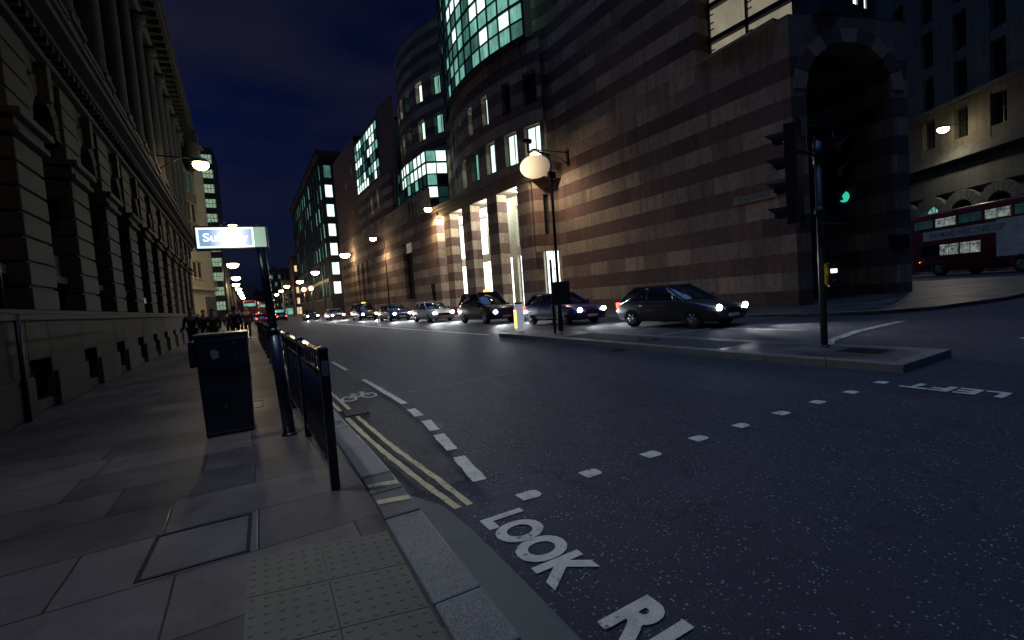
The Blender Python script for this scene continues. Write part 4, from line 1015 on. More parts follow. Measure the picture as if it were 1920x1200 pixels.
# guard railing, one panel after another
def rail_x(y): return .345-.0335*(y-3.68)
def make_panel(y0, y1, first=False):
    xm = rail_x(y0); t = thing('guard_rail', 'x', 'railing', (xm, y0, .1), -atan2(rail_x(y1)-xm, y1-y0), 'guard rail panels along the kerb')
    L = sqrt((y1-y0)**2+(rail_x(y1)-xm)**2)
    b = MB(); b.box(-.032, .032, -.032, .032, 0, 1.035); b.lathe([(.052, 1.036), (.054, 1.05), (.03, 1.075), (.01, 1.09)], n=4, M=Matrix.Rotation(pi/4, 4, 'Z')); b.build('post', BLACK, t, bevel=.004)
    b = MB(); b.box(-.028, .028, .034, L-.034, 1.0, 1.045); b.box(-.018, .018, .034, L-.034, .86, .885); b.box(-.02, .02, .034, L-.034, .14, .17); b.build('rails', BLACK, t, bevel=.004)
    b = MB(); n = 17
    for k in range(n):
        y = .034+(L-.068)*(k+.7)/(n+.4); b.cyl((0, y, .17), (0, y, .86), .012, n=6)
        if k % 2 == 0: b.cyl((0, y, .885), (0, y, 1.0), .0085, n=6)
        b.cyl((0.012, y+.03, .135), (0.012, y+.03, .19), .006, n=5)
    b.build('bars', BLACK, t)
    return t
yr = 3.68; PL_ = 1.72; g0 = make_panel(yr, yr+PL_); g0['label'] = 'nearest black guard rail panel, its end post bearing a sticker'
b = MB(); b.box(-.022, .022, -.0345, -.033, .86, .97); st_ = b.build('sticker', simple('pale sticker', (.3, .42, .45), .5), g0)
text_mesh('sticker_lettering', 'FIX IT', .03, BLACKM, frame((0, -.0352, .915), (0, 0, 1), (-1, 0, 0)), st_)
base = None; names = ['second', 'third', 'fourth', 'fifth', 'sixth', 'seventh', 'eighth', 'ninth', 'tenth', 'eleventh', 'twelfth', 'thirteenth', 'farthest']
for k in range(13):
    y = yr+PL_*(k+1)
    lb = names[k]+' black guard rail panel counted from the near end of the railing'
    if base is None: base = make_panel(y, y+PL_); base['label'] = lb; rzb = base.rotation_euler.z
    else: dup(base, (rail_x(y), y, .1), rzb, lb)

# ------------------------------------------------------------------ island furniture
def signal_head(x, rz, z0, n, parent, green=None):
    M = Matrix.Translation((x, 0, 0)) @ Matrix.Rotation(rz, 4, 'Z'); H = .43*n
    b = MB(); b.box(-.13, .13, -.02, .17, z0, z0+H, 0, M); h = b.build('signal_head', MATB, parent, bevel=.02)
    b = MB(); b.box(-.24, .24, -.045, -.022, z0-.08, z0+H+.08, 0, M); b.build('backboard', simple('blue black board', (.002, .010, .022), .6, spec=.2) if green is None else MATB, h, bevel=.01)
    for k in range(n):
        zc = z0+.215+.43*k; v = MB(); L = .33; m = 14; rr = .118
        for i in range(m):
            a0, a1 = radians(-38+256*i/m), radians(-38+256*(i+1)/m)
            def pt(a, y): return tuple(M @ Vector((rr*cos(a), y, zc+rr*sin(a))))
            l0 = .17+L*(.55+.45*max(0, sin(a0))); l1 = .17+L*(.55+.45*max(0, sin(a1)))
            v.quad(pt(a0, .17), pt(a1, .17), pt(a1, l1), pt(a0, l0))
        v.build('visor', MATB, h)
        b = MB(); b.lathe([(.102, .0), (.09, .02), (.05, .034), (.01, .04)], (0, 0, 0), 18, M=M @ Matrix.Translation((0, .23 if green is not None and k == 0 else .172, zc)) @ Matrix.Rotation(-pi/2, 4, 'X'))
        b.build('lens', LAMPG if (green is not None and k == 0) else [simple('unlit green lens', (.01, .04, .03), .25), simple('unlit amber lens', (.05, .025, .008), .25), simple('unlit red lens', (.04, .006, .006), .25), BLACKM][k % 4], h)
TS = thing('traffic_light', 'traffic signal post on the island with two black heads, one showing green', 'traffic light', (8.89, 4.74, .118), 0)
b = MB(); b.cyl((0, 0, 0), (0, 0, 3.62), .057, n=16); b.lathe([(.09, 0), (.085, .02), (.06, .04)], n=16); b.cyl((0, 0, 3.25), (0, 0, 3.66), .075, n=16); b.cyl((0, 0, 2.36), (0, 0, 2.52), .078, n=16); b.cyl((0, 0, 3.62), (0, 0, 3.69), .05, .03, n=12); b.build('post', GREYM, TS)
b = MB(); b.cyl((0, 0, 2.38), (-.6, -.05, 2.34), .03, n=8); b.box(0, .82, -.05, .05, 2.24, 2.36); b.build('lower_bracket', BLACKM, TS); b = MB(); b.cyl((0, 0, 3.4), (-.6, -.05, 3.45), .025, n=8); b.cyl((0, 0, 3.5), (.45, 0, 3.5), .025, n=8); b.build('upper_bracket', BLACKM, TS); b = MB()
for k in range(6):
    a0, a1 = pi*k/6, pi*(k+1)/6; b.cyl((-.2-.12*cos(a0)*1, -.0, 3.2+.3*(1-sin(a0))+.25), (-.2-.12*cos(a1), 0, 3.2+.3*(1-sin(a1))+.25), .012, n=6)
b.build('cable', BLACKM, TS)
signal_head(-.62, radians(20), 2.22, 4, TS)
signal_head(.5, pi-radians(27), 2.46, 3, TS, green=0)
pb = MB(); pb.box(-.04, .04, -.1, -.058, 1.12, 1.5); pb.build('push_button_back', YELP, TS, bevel=.006)
Mb = Matrix.Rotation(radians(-40), 4, 'Z') @ Matrix.Translation((.16, -.02, 0))
pb = MB(); pb.box(-.07, .07, -.06, .05, 1.08, 1.52, 0, Mb); pb_ = pb.build('push_button_unit', BLACKM, TS, bevel=.01)
pb = MB(); pb.box(-.05, .05, -.068, -.061, 1.33, 1.40, 0, Mb); pb.build('wait_lamp', PINKW, pb_)
pb = MB(); pb.cyl(Mb @ Vector((0, -.061, 1.2)), Mb @ Vector((0, -.075, 1.2)), .022, n=12); pb.cyl(Mb @ Vector((.02, -.061, 1.46)), Mb @ Vector((.02, -.07, 1.46)), .012, n=8); pb.build('button', SILV, pb_)
# camera column
CC = thing('camera_column', 'slim black camera column on the island with a round pale dome at its top, its glow painted on', 'post', (8.93, 13.3, .118), 0)
b = MB(); b.cyl((0, 0, 0), (0, 0, 1.2), .085, n=14); b.cyl((0, 0, 1.2), (0, 0, 6.02), .055, .045, n=14); b.build('column', BLACKM, CC)
b = MB(); b.cyl((0, 0, 5.98), (-.3, .12, 6.1), .04, n=8); b.cyl((-.3, .12, 6.1), (-.66, .3, 6.12), .03, n=8); b.cyl((-.66, .3, 6.12), (-.66, .3, 6.42), .03, n=8); b.build('arm', BLACKM, CC)
t = NT('pale dome painted glow'); gx = t.n('ShaderNodeSeparateXYZ'); t.l(t.obj(), gx.inputs[0]); g2 = t.ramp(gx.outputs[0], -.95, .1); g3 = t.math('POWER', t.math('SUBTRACT', 1.0, g2), 2.2)
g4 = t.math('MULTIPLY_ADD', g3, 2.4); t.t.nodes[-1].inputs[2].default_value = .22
DOMEGLOW = t.out((.5, .4, .3), .4, emit=(1, .72, .44), estr=1.0)  # lamplight on the dome painted as emission, strongest at its left edge
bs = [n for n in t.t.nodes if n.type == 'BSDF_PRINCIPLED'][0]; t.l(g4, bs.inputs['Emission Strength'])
b = MB(); Md = Matrix.Translation((-.42, .3, 5.66)) @ Matrix.Rotation(radians(-38), 4, 'Z') @ Matrix.Rotation(radians(90), 4, 'X'); b.lathe([(.36, -.03), (.40, 0), (.39, .04), (.33, .1), (.22, .15), (.08, .175)], n=30, sx=1.3, M=Md); b.build('pale_dome', DOMEGLOW, CC)
b = MB(); b.box(-.8, -.52, .22, .36, 6.42, 6.56); b.cyl((-.8, .29, 6.49), (-.86, .29, 6.49), .05, n=10); b.build('camera', BLACKM, CC, bevel=.02)
b = MB(); b.box(-.14, .12, -.14, .02, 5.18, 5.42); b.cyl((-.02, -.06, 5.18), (-.02, -.06, 5.0), .06, .04, n=10); b.build('camera', BLACKM, CC, bevel=.02)
SP = thing('sign_post', 'short black post with a square black board seen from the side of the island', 'sign', (8.32, 12.75, .118), 0)
b = MB(); b.cyl((0, 0, 0), (0, 0, 2.42), .045, n=12); b.build('post', BLACKM, SP)
Mq = Matrix.Rotation(radians(-30), 4, 'Z')
b = MB(); b.box(.02, .56, -.07, -.045, .93, 1.68, 0, Mq); b.build('board', BLACKM, SP, bevel=.01)
b = MB(); b.box(.0, .5, -.044, .04, 1.1, 1.14, 0, Mq); b.box(.0, .5, -.044, .04, 1.48, 1.52, 0, Mq); b.build('clamps', SILV, SP)
BO = thing('bollard', 'pale lit bollard with a yellow stripe on the far tip of the island', 'bollard', (8.25, 15.0, .118), 0)
b = MB(); b.box(-.15, .15, -.11, .11, 0, 1.0); b.build('body', m_lamp('lit bollard white', (.5, .54, .62), .42), BO, bevel=.03)
b = MB(); b.box(-.175, -.152, -.09, .09, .12, .8); b.build('lit_panel', m_lamp('yellow lit panel', (1, .75, .2), 1.6), BO, bevel=.01)
b = MB(); b.box(-.13, .13, -.09, .09, 1.0, 1.08); b.build('cap', BLACKM, BO, bevel=.02)

# ------------------------------------------------------------------ vehicles
def wheel(parent, x, y, r, w=.2):
    b = MB(); s = 1 if x > 0 else -1
    b.cyl((x-s*w, y, r), (x, y, r), r, n=22, caps=True); o = b.build('wheel', RUBBER, parent, bevel=.02)
    b = MB(); b.cyl((x-.0, y, r), (x+s*.012, y, r), r*.62, n=18)
    for k in range(6):
        a = 2*pi*k/6; b.cyl((x+s*.02, y+r*.1*cos(a), r+r*.1*sin(a)), (x+s*.02, y+r*.55*cos(a), r+r*.55*sin(a)), .028, n=5)
    b.build('rim', SILV, o)
GLASSC = GLASSD
def car_paint(name, col): return simple(name, col, .3, .2, .08, 2, .02, coat=.6)
PSIL = car_paint('silver car paint', (.3, .31, .32)); PBLK = car_paint('black car paint', (.01, .01, .012)); PWHT = car_paint('white car paint', (.6, .6, .6)); PBLU = car_paint('blue car paint', (.02, .04, .12)); PGRY = car_paint('dark grey car paint', (.035, .037, .042)); PRED = car_paint('dark red car paint', (.2, .015, .015))
def loft(b, secs, m=0):
    """secs: list of rings with equal counts"""
    n = len(secs[0]); i = len(b.v)
    for r in secs: b.v += [tuple(p) for p in r]
    for j in range(len(secs)-1):
        for k in range(n): b.face((i+j*n+k, i+(j+1)*n+k, i+(j+1)*n+(k+1) % n, i+j*n+(k+1) % n), m, True)
    b.face([i+k for k in range(n)], m); b.face([i+(len(secs)-1)*n+n-1-k for k in range(n)], m)
def make_car(kind, paint, label, loc, rz, group, lights='head'):
    t = thing({'car': 'car', 'cab': 'taxi', 'van': 'van'}[kind], label, {'car': 'car', 'cab': 'taxi', 'van': 'van'}[kind], loc, rz, group)
    # local +Y = forward
    prof = {'car': dict(L=4.3, W=.88, st=[(-2.15, .62, .45), (-2.05, .9, .25), (-1.5, .96, .2), (-.6, .93, .2), (.6, .92, .2), (1.0, .9, .2), (1.6, .8, .2), (2.05, .68, .22), (2.15, .55, .4)], gh=[(-1.95, .92), (-1.35, 1.38), (.1, 1.44), (1.0, .93)], wr=.31, wy=1.3),
            'cab': dict(L=4.6, W=.9, st=[(-2.3, .7, .45), (-2.2, 1.05, .28), (-1.5, 1.1, .22), (-.6, 1.08, .22), (.5, 1.06, .22), (.85, 1.04, .22), (1.6, .98, .22), (2.2, .86, .25), (2.3, .65, .4)], gh=[(-2.1, 1.07), (-1.75, 1.7), (.2, 1.78), (.95, 1.06)], wr=.33, wy=1.4),
            'van': dict(L=5.2, W=.98, st=[(-2.6, 2.1, .4), (-2.55, 2.3, .3), (-1.5, 2.35, .25), (0, 2.35, .25), (.8, 2.3, .25), (1.1, 2.1, .25), (1.75, 1.25, .25), (2.45, 1.02, .28), (2.6, .75, .4)], gh=None, wr=.34, wy=1.65)}[kind]
    W = prof['W']; b = MB(); R = []
    for (y, zt, zb) in prof['st']:
        e = .9 if abs(y) > prof['L']/2-.12 else 1.0; w = W*e
        R.append([(-w*.9, y, zb), (w*.9, y, zb), (w, y, zb+.12), (w, y, (zb+zt)/2+.05), (w*.97, y, zt-.06), (w*.88, y, zt), (-w*.88, y, zt), (-w*.97, y, zt-.06), (-w, y, (zb+zt)/2+.05), (-w, y, zb+.12)])
    loft(b, R); b.build('body', paint, t)
    if prof['gh']:
        g = prof['gh']; b = MB(); (y0, z0), (y1, z1), (y2, z2), (y3, z3) = g; wt = W*.74; wb_ = W*.9
        loft(b, [[(-wb_, y0, z0-.06), (wb_, y0, z0-.06), (wb_, y0+.02, z0), (-wb_, y0+.02, z0)], [(-wb_, y1, z0-.06), (wb_, y1, z0-.06), (wt, y1, z1-.03), (-wt, y1, z1-.03)], [(-wb_, y2, z0-.06), (wb_, y2, z0-.06), (wt, y2, z2-.03), (-wt, y2, z2-.03)], [(-wb_, y3, z3-.06), (wb_, y3, z3-.06), (wb_, y3-.02, z3), (-wb_, y3-.02, z3)]])
        b.build('windows', GLASSC, t)
        b = MB(); b.box(-wt-.01, wt+.01, y1-.05, y2+.05, z1-.032, z2+.0)
        for sx in (-1, 1):
            for yy in ((y1+y2)/2,): 
                b.cyl((sx*wb_*1.0, yy, z0-.02), (sx*wt*1.0, yy, z1-.02), .035, n=6)
            b.cyl((sx*wb_, y3, z3), (sx*wt, y2, z2-.02), .03, n=6); b.cyl((sx*wb_, y0, z0), (sx*wt, y1, z1-.02), .045, n=6)
        b.build('roof', paint, t, bevel=.02)
    else:
        b = MB(); b.poly([(-.8, 1.16, 2.08), (.8, 1.16, 2.08), (.86, 1.78, 1.3), (-.86, 1.78, 1.3)]); b.build('windscreen', GLASSC, t)
        for sx in (-1, 1): b = MB(); b.poly([(sx*(W+.004), .4, 1.3), (sx*(W+.004), 1.45, 1.3), (sx*(W*.95+.02), 1.1, 1.95), (sx*(W+.004), .4, 1.95)]); b.build('side_window', GLASSC, t)
    F = prof['L']/2; zl = .64 if kind != 'van' else .8
    for sx in (-1, 1):
        for wy in (-prof['wy'], prof['wy']): wheel(t, sx*(W-.01), wy, prof['wr'])
        b = MB(); b.lathe([(.10, 0), (.09, .03), (.03, .05)], n=14, sx=1.3, M=Matrix.Translation((sx*(W-.22), F-.03, zl)) @ Matrix.Rotation(-pi/2, 4, 'X')); b.build('headlight', LAMPW if lights == 'head' else SILV, t)
        b = MB(); b.box(sx*(W-.2)-.1, sx*(W-.2)+.1, -F-.02, -F+.03, zl+.05, zl+.25); b.build('tail_light', LAMPR, t, bevel=.01)
    for sx in (-1, 1):
        for wy in (-prof['wy'], prof['wy']):
            b = MB(); r0 = prof['wr']+.055; X = sx*(W+.003); i = 0
            b.poly([(X, wy-r0*cos(pi*q/12), prof['wr']-.04+r0*sin(pi*q/12)) for q in range(13)]); b.build('wheel_arch', BLACKM, t)
        b = MB(); b.box(min(sx*(W-.02), sx*(W+.16)), max(sx*(W-.02), sx*(W+.16)), prof['wy']-.62, prof['wy']-.5, .93, 1.08); b.build('wing_mirror', BLACKM, t, bevel=.03)
        b = MB(); X = sx*(W+.002)
        for yy in (-.55, .45): b.box(min(X, X-sx*.01), max(X, X-sx*.01), yy-.006, yy+.006, .35, .88)
        b.box(min(X, X+sx*.012), max(X, X+sx*.012), -.45, -.3, .74, .77); b.box(min(X, X-sx*.008), max(X, X-sx*.008), -1.0, .9, .3, .36); b.build('door_seams', BLACKM, t)
    b = MB(); b.box(-.4, .4, F-.08, F+.01, .42, .62); b.build('grille', BLACKM, t, bevel=.01)
    b = MB(); b.box(-.26, .26, F+.011, F+.02, .34, .44); b.build('number_plate', WHP, t)
    if kind == 'cab': b = MB(); b.box(-.2, .2, .1, .22, 1.78, 1.9); b.build('roof_sign', LAMPI, t, bevel=.02)
    if lights == 'head':
        for sx in (-1, 1):
            L = bpy.data.lights.new('headlight_beam', 'SPOT'); L.energy = 480; L.color = (.92, .96, 1); L.spot_size = radians(75); L.spot_blend = .7; L.shadow_soft_size = .06
            o = bpy.data.objects.new('headlight_beam', L); COL.objects.link(o); o.parent = t; o.location = (sx*(W-.22), F+.08, zl); o.rotation_euler = (radians(84), 0, 0)
    return t
grp = 'oncoming traffic with headlights on'
CA = make_car('car', PGRY, 'dark grey car with headlights on, nearest to the traffic signal post', (12.7, 11.6, 0), pi+radians(3), grp)
dup(CA, (12.2, 18.0, 0), pi+radians(3), 'dark blue car with headlights on behind the island sign board', grp, {'body': {0: PBLU}, 'roof': {0: PBLU}})
CC2 = make_car('cab', PBLK, 'black cab with lit roof sign and headlights, in front of the colonnade', (11.4, 24.6, 0), pi+radians(3), grp)
dup(CA, (10.7, 32.5, 0), pi+radians(3), 'white car with headlights on, level with the lit pier', grp, {'body': {0: PWHT}, 'roof': {0: PWHT}})
dup(CA, (10.0, 41, 0), pi+radians(4), 'blue car with headlights on, before the slit window wall', grp, {'body': {0: PBLU}, 'roof': {0: PBLU}})
dup(CC2, (9.2, 51, 0), pi+radians(4), 'smaller looking black cab further back in the oncoming queue', grp)
dup(CA, (7.6, 62, 0), pi+radians(4), 'distant silver car with headlights on near the globe lamps', grp, {'body': {0: PSIL}, 'roof': {0: PSIL}})
dup(CA, (5.6, 72, 0), pi+radians(3), 'most distant car with headlights, just right of the sign pole', grp, {'body': {0: PBLK}, 'roof': {0: PBLK}})
grp2 = 'traffic driving away with tail lights on'
CR = make_car('car', PRED, 'dark red car driving away with its tail lights on', (-.6, 74, 0), radians(2), grp2, 'tail')
dup(CR, (2.2, 88, 0), radians(2), 'dark car driving away in the outer lane', grp2, {'body': {0: PBLK}, 'roof': {0: PBLK}})
dup(CR, (-1.6, 96, 0), radians(2), 'grey car driving away close behind the distant bus', grp2, {'body': {0: PSIL}, 'roof': {0: PSIL}})

def make_bus(label, loc, rz, detail=True, grp=None, lit=LITB):
    t = thing('double_decker_bus', label, 'bus', loc, rz, grp); W, L = 1.25, 9.9
    b = MB()
    R = []
    for (y, e, zt) in ((-L/2, .94, 4.1), (-L/2+.12, 1, 4.28), (0, 1, 4.32), (L/2-.35, 1, 4.28), (L/2-.05, .97, 4.1), (L/2, .9, 3.9)):
        w = W*e; R.append([(-w, y, .32), (w, y, .32), (w, y, 2.2), (w, y, zt-.25), (w*.94, y, zt-.08), (w*.8, y, zt), (-w*.8, y, zt), (-w*.94, y, zt-.08), (-w, y, zt-.25), (-w, y, 2.2)])
    loft(b, R); b.build('body', REDP, t)
    for sx in (-1, 1):
        X = sx*(W+.006)
        for (y0, y1, z0, z1, nm) in ([(L/2-.35-1.75*k-1.55, L/2-.35-1.75*k, 3.25, 3.85, 'upper_window') for k in range(5)]+[(L/2-.9-1.5*k-1.4, L/2-.9-1.5*k, 1.35, 2.1, 'lower_window') for k in range(3)]):
            b = MB(); b.box(min(X, X-sx*.01), max(X, X-sx*.01), y0, y1, z0, z1, 0); w = b.build(nm, [GLASSD, BUSW, BUSW, LITD][int(random.random()*4)] if detail else LITB, t)
            if detail and sx < 0:
                f = MB(); xx = X+sx*.006
                for (a, c, d, e) in ((y0, y1, z0, z0+.03), (y0, y1, z1-.03, z1), (y0, y0+.03, z0+.03, z1-.03), (y1-.03, y1, z0+.03, z1-.03), ((y0+y1)/2-.015, (y0+y1)/2+.015, z0+.03, z1-.03), (y0+.03, y1-.03, z1-.19, z1-.16)):
                    f.box(min(xx, xx+sx*.008), max(xx, xx+sx*.008), a, c, d, e)
                f.build('frame', BLACKM, w)
        for wy in (L/2-2.3, -L/2+2.2):
            wheel(t, sx*(W+.02), wy, .46, .3)
            b = MB(); 
            for k in range(10):
                a0, a1 = pi*k/10, pi*(k+.99)/10
                for (r0, r1) in ((.54, .6),):
                    i = len(b.v); P = [(wy-r*cos(a), .46+r*sin(a)) for (r, a) in ((r0, a0), (r1, a0), (r1, a1), (r0, a1))]
                    b.v += [(X+sx*.02, u, v) for u, v in P]; b.face((i, i+1, i+2, i+3))
            b.build('wheel_arch', SILV, t)
    b = MB(); b.box(-1.1, 1.1, L/2+.0, L/2+.02, 1.3, 2.5); b.box(-1.1, 1.1, L/2-.02, L/2+.01, 3.0, 3.75); b.build('windscreen', LITD, t)
    b = MB(); b.box(-1.05, 1.05, -L/2-.02, -L/2, 3.1, 3.7); b.build('rear_window', lit, t)
    for sx in (-1, 1):
        b = MB(); b.box(sx*1.0-.1, sx*1.0+.1, -L/2-.03, -L/2, .8, 1.5); b.box(sx*1.05-.06, sx*1.05+.06, -L/2-.03, -L/2, 3.9, 4.0); b.build('tail_light', LAMPR, t)
        b = MB(); b.cyl((sx*.95, L/2-.02, .75), (sx*.95, L/2+.02, .75), .1, n=12); b.build('headlight', SILV, t)
    if detail:
        X = -W-.012; b = MB(); b.box(X-.01, X, L/2-1.1-5.2, L/2-1.1, 2.42, 3.05); b.box(X-.01, X, L/2-1.1-6.9, L/2-1.1-5.2, 1.0, 3.15); b.box(X-.01, X, -L/2+.35, L/2-8.1, 2.5, 3.1)
        ad = b.build('advert_panel', simple('advert white', (.75, .78, .72), .5, 0, .2, 2), t)
        text_mesh('advert_lettering', 'EARN MONEY WHILE OTHERS SLEEP', .46, simple('advert grey lettering', (.1, .1, .12), .5), frame((X-.014, L/2-4.25, 2.72), (0, -1, 0), (0, 0, 1)), ad, sx=.69, offset=.004)
        b = MB(); b.box(X-.015, X-.011, L/2-8.75, L/2-8.35, 2.6, 3.0); b.build('advert_logo', simple('advert teal square', (.03, .06, .07), .5), ad)
        b = MB()
        for k in range(3): b.cyl((-.5-.3*k, 4.2-.1, 1.2), (-.5-.3*k, 4.1, 2.0), .02, n=6)
        b.build('handrails', YELP, t)
        for yy in (4.2, -3.2): 
            b = MB(); b.ball((X-.0, yy, 1.0), .03); b.build('side_lamp', LAMPI, t)
    return t
hd = Vector((sin(radians(31.7)), cos(radians(31.7)))); rt = Vector((hd.y, -hd.x)); cb = Vector((41.5, 16.0))-hd*4.95+rt*1.25
make_bus('red double decker bus with a long white advert, in front of the grey bank', (cb.x, cb.y, .72), -radians(31.7), True, lit=LITB)
BF = make_bus('distant red bus driving away, left of the sign pole', (-2.9, 112, 0), radians(2), False, 'distant buses')
dup(BF, (-.2, 138, 0), radians(2), 'farther distant bus driving away, partly behind the first', 'distant buses')

# ------------------------------------------------------------------ people on the far part of the pavement
def skin_chain(name, verts, edges, radii, mat, parent, root=0, sub=1):
    me = bpy.data.meshes.new(name); me.from_pydata(verts, edges, []); o = bpy.data.objects.new(name, me); COL.objects.link(o); o.parent = parent
    me.materials.append(mat); s = o.modifiers.new('skin', 'SKIN'); s.use_smooth_shade = True
    for i, r in enumerate(radii): me.skin_vertices[0].data[i].radius = (r, r)
    me.skin_vertices[0].data[root].use_root = True
    m = o.modifiers.new('sub', 'SUBSURF'); m.levels = sub; m.render_levels = sub
    return o
SKIN = simple('skin', (.35, .2, .14), .6, 0, .1, 10, .05); HAIR = simple('dark hair', (.02, .014, .01), .7)
def person(x, y, rz, h, coat, trous, stride, label):
    t = thing('person', label, 'person', (x, y, .1), rz, 'pedestrians walking on the pavement'); k = h/1.75; s = stride
    V = lambda *a: tuple(q*k for q in a)
    vs = [V(0, 0, .95), V(0, .01, 1.15), V(0, .02, 1.38), V(0, .03, 1.47), V(0, .045, 1.54), V(0, .05, 1.63), V(0, .04, 1.7),
          V(-.1, 0, .9), V(-.1, s*.45, .5), V(-.1, s*.5-.05, .09), V(-.1, s*.5+.12, .04), V(.1, 0, .9), V(.1, -s*.2, .5), V(.1, -s*.75, .12), V(.1, -s*.7+.1, .05),
          V(-.19, .02, 1.4), V(-.24, -s*.3, 1.13), V(-.25, -s*.3+.12, .9), V(-.25, -s*.3+.16, .8), V(.19, .02, 1.4), V(.24, s*.3, 1.13), V(.25, s*.4+.1, .92), V(.25, s*.4+.15, .82)]
    es = [(0, 1), (1, 2), (2, 3), (3, 4), (4, 5), (5, 6), (0, 7), (7, 8), (8, 9), (9, 10), (0, 11), (11, 12), (12, 13), (13, 14), (2, 15), (15, 16), (16, 17), (17, 18), (2, 19), (19, 20), (20, 21), (21, 22)]
    rd = [q*k for q in (.13, .12, .13, .06, .07, .1, .07, .085, .058, .04, .035, .085, .058, .04, .035, .055, .042, .032, .035, .055, .042, .032, .035)]
    skin_chain('body', vs, es, rd, SKIN, t)
    skin_chain('trousers', [vs[0], vs[7], vs[8], vs[9], vs[11], vs[12], vs[13]], [(0, 1), (1, 2), (2, 3), (0, 4), (4, 5), (5, 6)], [q*k for q in (.145, .1, .075, .06, .1, .075, .06)], trous, t)
    skin_chain('coat', [V(0, 0, .78), vs[0], vs[1], vs[2], vs[15], vs[16], vs[17], vs[19], vs[20], vs[21]], [(0, 1), (1, 2), (2, 3), (3, 4), (4, 5), (5, 6), (3, 7), (7, 8), (8, 9)], [q*k for q in (.185, .17, .15, .155, .075, .06, .048, .075, .06, .048)], coat, t, root=2)
    b = MB(); b.ball(V(0, .01, 1.69), .1*k, 14, 0, 1.0); b.build('hair', HAIR, t)
    for q in (9, 13):
        b = MB(); p = vs[q]; b.box(p[0]-.045, p[0]+.045, p[1]-.06, p[1]+.2, 0 if q == 9 else p[2]-.09, .09 if q == 9 else p[2]); b.build('shoe', BLACKM, t, bevel=.03)
DK1 = simple('black wool', (.01, .01, .012), .9); DK2 = simple('navy wool', (.012, .014, .028), .9); DK3 = simple('dark maroon jacket', (.035, .01, .012), .85); DK4 = simple('charcoal trousers', (.012, .012, .014), .9)
person(-2.55, 21.5, radians(178), 1.74, DK1, DK4, .45, 'pedestrian in a black coat walking closest to the bank wall')
person(-1.95, 22.6, radians(175), 1.68, DK3, DK4, .35, 'pedestrian in a dark maroon jacket beside the one in black')
person(-1.3, 25.0, radians(4), 1.78, DK2, DK4, .4, 'pedestrian in a navy coat walking away in the middle of the pavement')
person(-2.7, 27.0, radians(182), 1.72, DK2, DK4, .4, 'farther pedestrian in navy next to the bank wall')
person(-.95, 29.5, radians(176), 1.8, DK1, DK4, .4, 'tall pedestrian in black near the guard rail')
person(-1.9, 31.0, radians(3), 1.7, DK1, DK4, .45, 'short pedestrian in black in the rear of the group')
person(-1.55, 35.0, radians(180), 1.75, DK3, DK4, .4, 'farthest pedestrian in a maroon jacket')

# ------------------------------------------------------------------ world, light, camera
W = bpy.data.worlds.new('World'); SC.world = W; W.use_nodes = True; nt = W.node_tree; nt.nodes.clear()
tc = nt.nodes.new('ShaderNodeTexCoord'); sk = nt.nodes.new('ShaderNodeTexSky'); sk.sky_type = 'NISHITA'; sk.sun_disc = False
SUN_EL, SUN_ROT = radians(-3.5), radians(300)
sk.sun_elevation = SUN_EL; sk.sun_rotation = SUN_ROT; sk.ozone_density = 4.0
def wn(ty, **k):
    n = nt.nodes.new(ty)
    for a, v in k.items(): setattr(n, a, v)
    return n
mp = wn('ShaderNodeMapping'); mp.inputs['Scale'].default_value = (1.3, 1.3, 4.2); nt.links.new(tc.outputs['Generated'], mp.inputs[0])
nz = wn('ShaderNodeTexNoise'); nz.inputs['Scale'].default_value = 1.5; nz.inputs['Detail'].default_value = 6; nz.inputs['Roughness'].default_value = .5; nt.links.new(mp.outputs[0], nz.inputs['Vector'])
rp_ = wn('ShaderNodeMapRange'); rp_.inputs['From Min'].default_value = .36; rp_.inputs['From Max'].default_value = .68; nt.links.new(nz.outputs['Fac'], rp_.inputs['Value'])
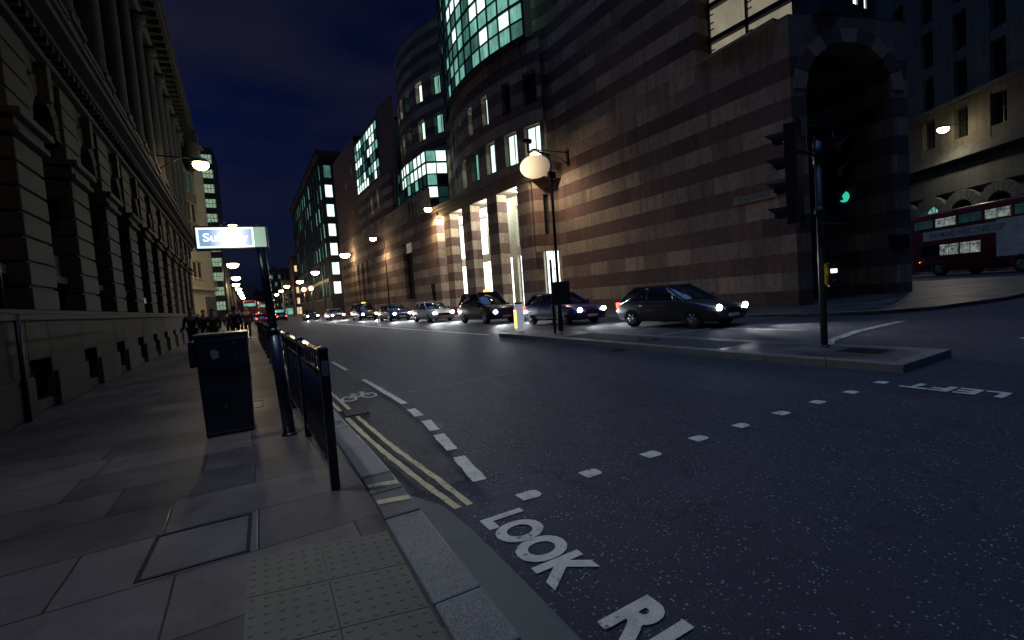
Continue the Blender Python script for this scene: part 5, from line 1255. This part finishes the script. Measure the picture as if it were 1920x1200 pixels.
gain = wn('ShaderNodeMix', data_type='RGBA', blend_type='MULTIPLY'); gain.inputs[0].default_value = 1; gain.inputs[7].default_value = (.9, 3.1, 5.6, 1); nt.links.new(sk.outputs[0], gain.inputs[6])
mx = wn('ShaderNodeMix', data_type='RGBA'); nt.links.new(rp_.outputs[0], mx.inputs[0]); nt.links.new(gain.outputs[2], mx.inputs[6]); mx.inputs[7].default_value = (.11, .115, .28, 1)
bg = wn('ShaderNodeBackground'); bg.inputs['Strength'].default_value = .08; nt.links.new(mx.outputs[2], bg.inputs['Color'])
wo = wn('ShaderNodeOutputWorld'); nt.links.new(bg.outputs[0], wo.inputs['Surface'])
SL = bpy.data.lights.new('dusk_fill', 'SUN'); SL.energy = .9; SL.angle = radians(50); SL.color = (.22, .43, 1.0)  # blue fill from almost overhead, added to stand in for sky glow
so = bpy.data.objects.new('dusk_fill', SL); COL.objects.link(so); so.rotation_euler = (radians(4), 0, radians(-50))

yaw, pit, rol, fpx = map(float, (27.9, 3.0, 4.1, 866))
y_, p_, r_ = radians(yaw), radians(pit), radians(rol)
F = Vector((sin(y_)*cos(p_), cos(y_)*cos(p_), -sin(p_))); Rr = Vector((cos(y_), -sin(y_), 0)); U = Rr.cross(F)
R2 = Rr*cos(r_)-U*sin(r_); U2 = U*cos(r_)+Rr*sin(r_)
cam = bpy.data.cameras.new('camera'); co = bpy.data.objects.new('camera', cam); COL.objects.link(co)
Mx = Matrix.Identity(4)
for i in range(3): Mx[i][0] = R2[i]; Mx[i][1] = U2[i]; Mx[i][2] = -F[i]
Mx[2][3] = 1.45; co.matrix_world = Mx
cam.sensor_width = 36; cam.lens = fpx*36/1920; cam.clip_start = .05; cam.clip_end = 3000
SC.camera = co
SC.view_settings.view_transform = 'Standard'; SC.view_settings.look = 'None'; SC.view_settings.exposure = 0; SC.view_settings.gamma = 1
SC.cycles.use_denoising = True; SC.cycles.use_light_tree = True; SC.cycles.max_bounces = 5; SC.cycles.diffuse_bounces = 3; SC.cycles.sample_clamp_indirect = 3
for o in list(bpy.data.objects):
    if o.type == 'MESH' and not o.data.polygons and not o.modifiers: bpy.data.objects.remove(o)
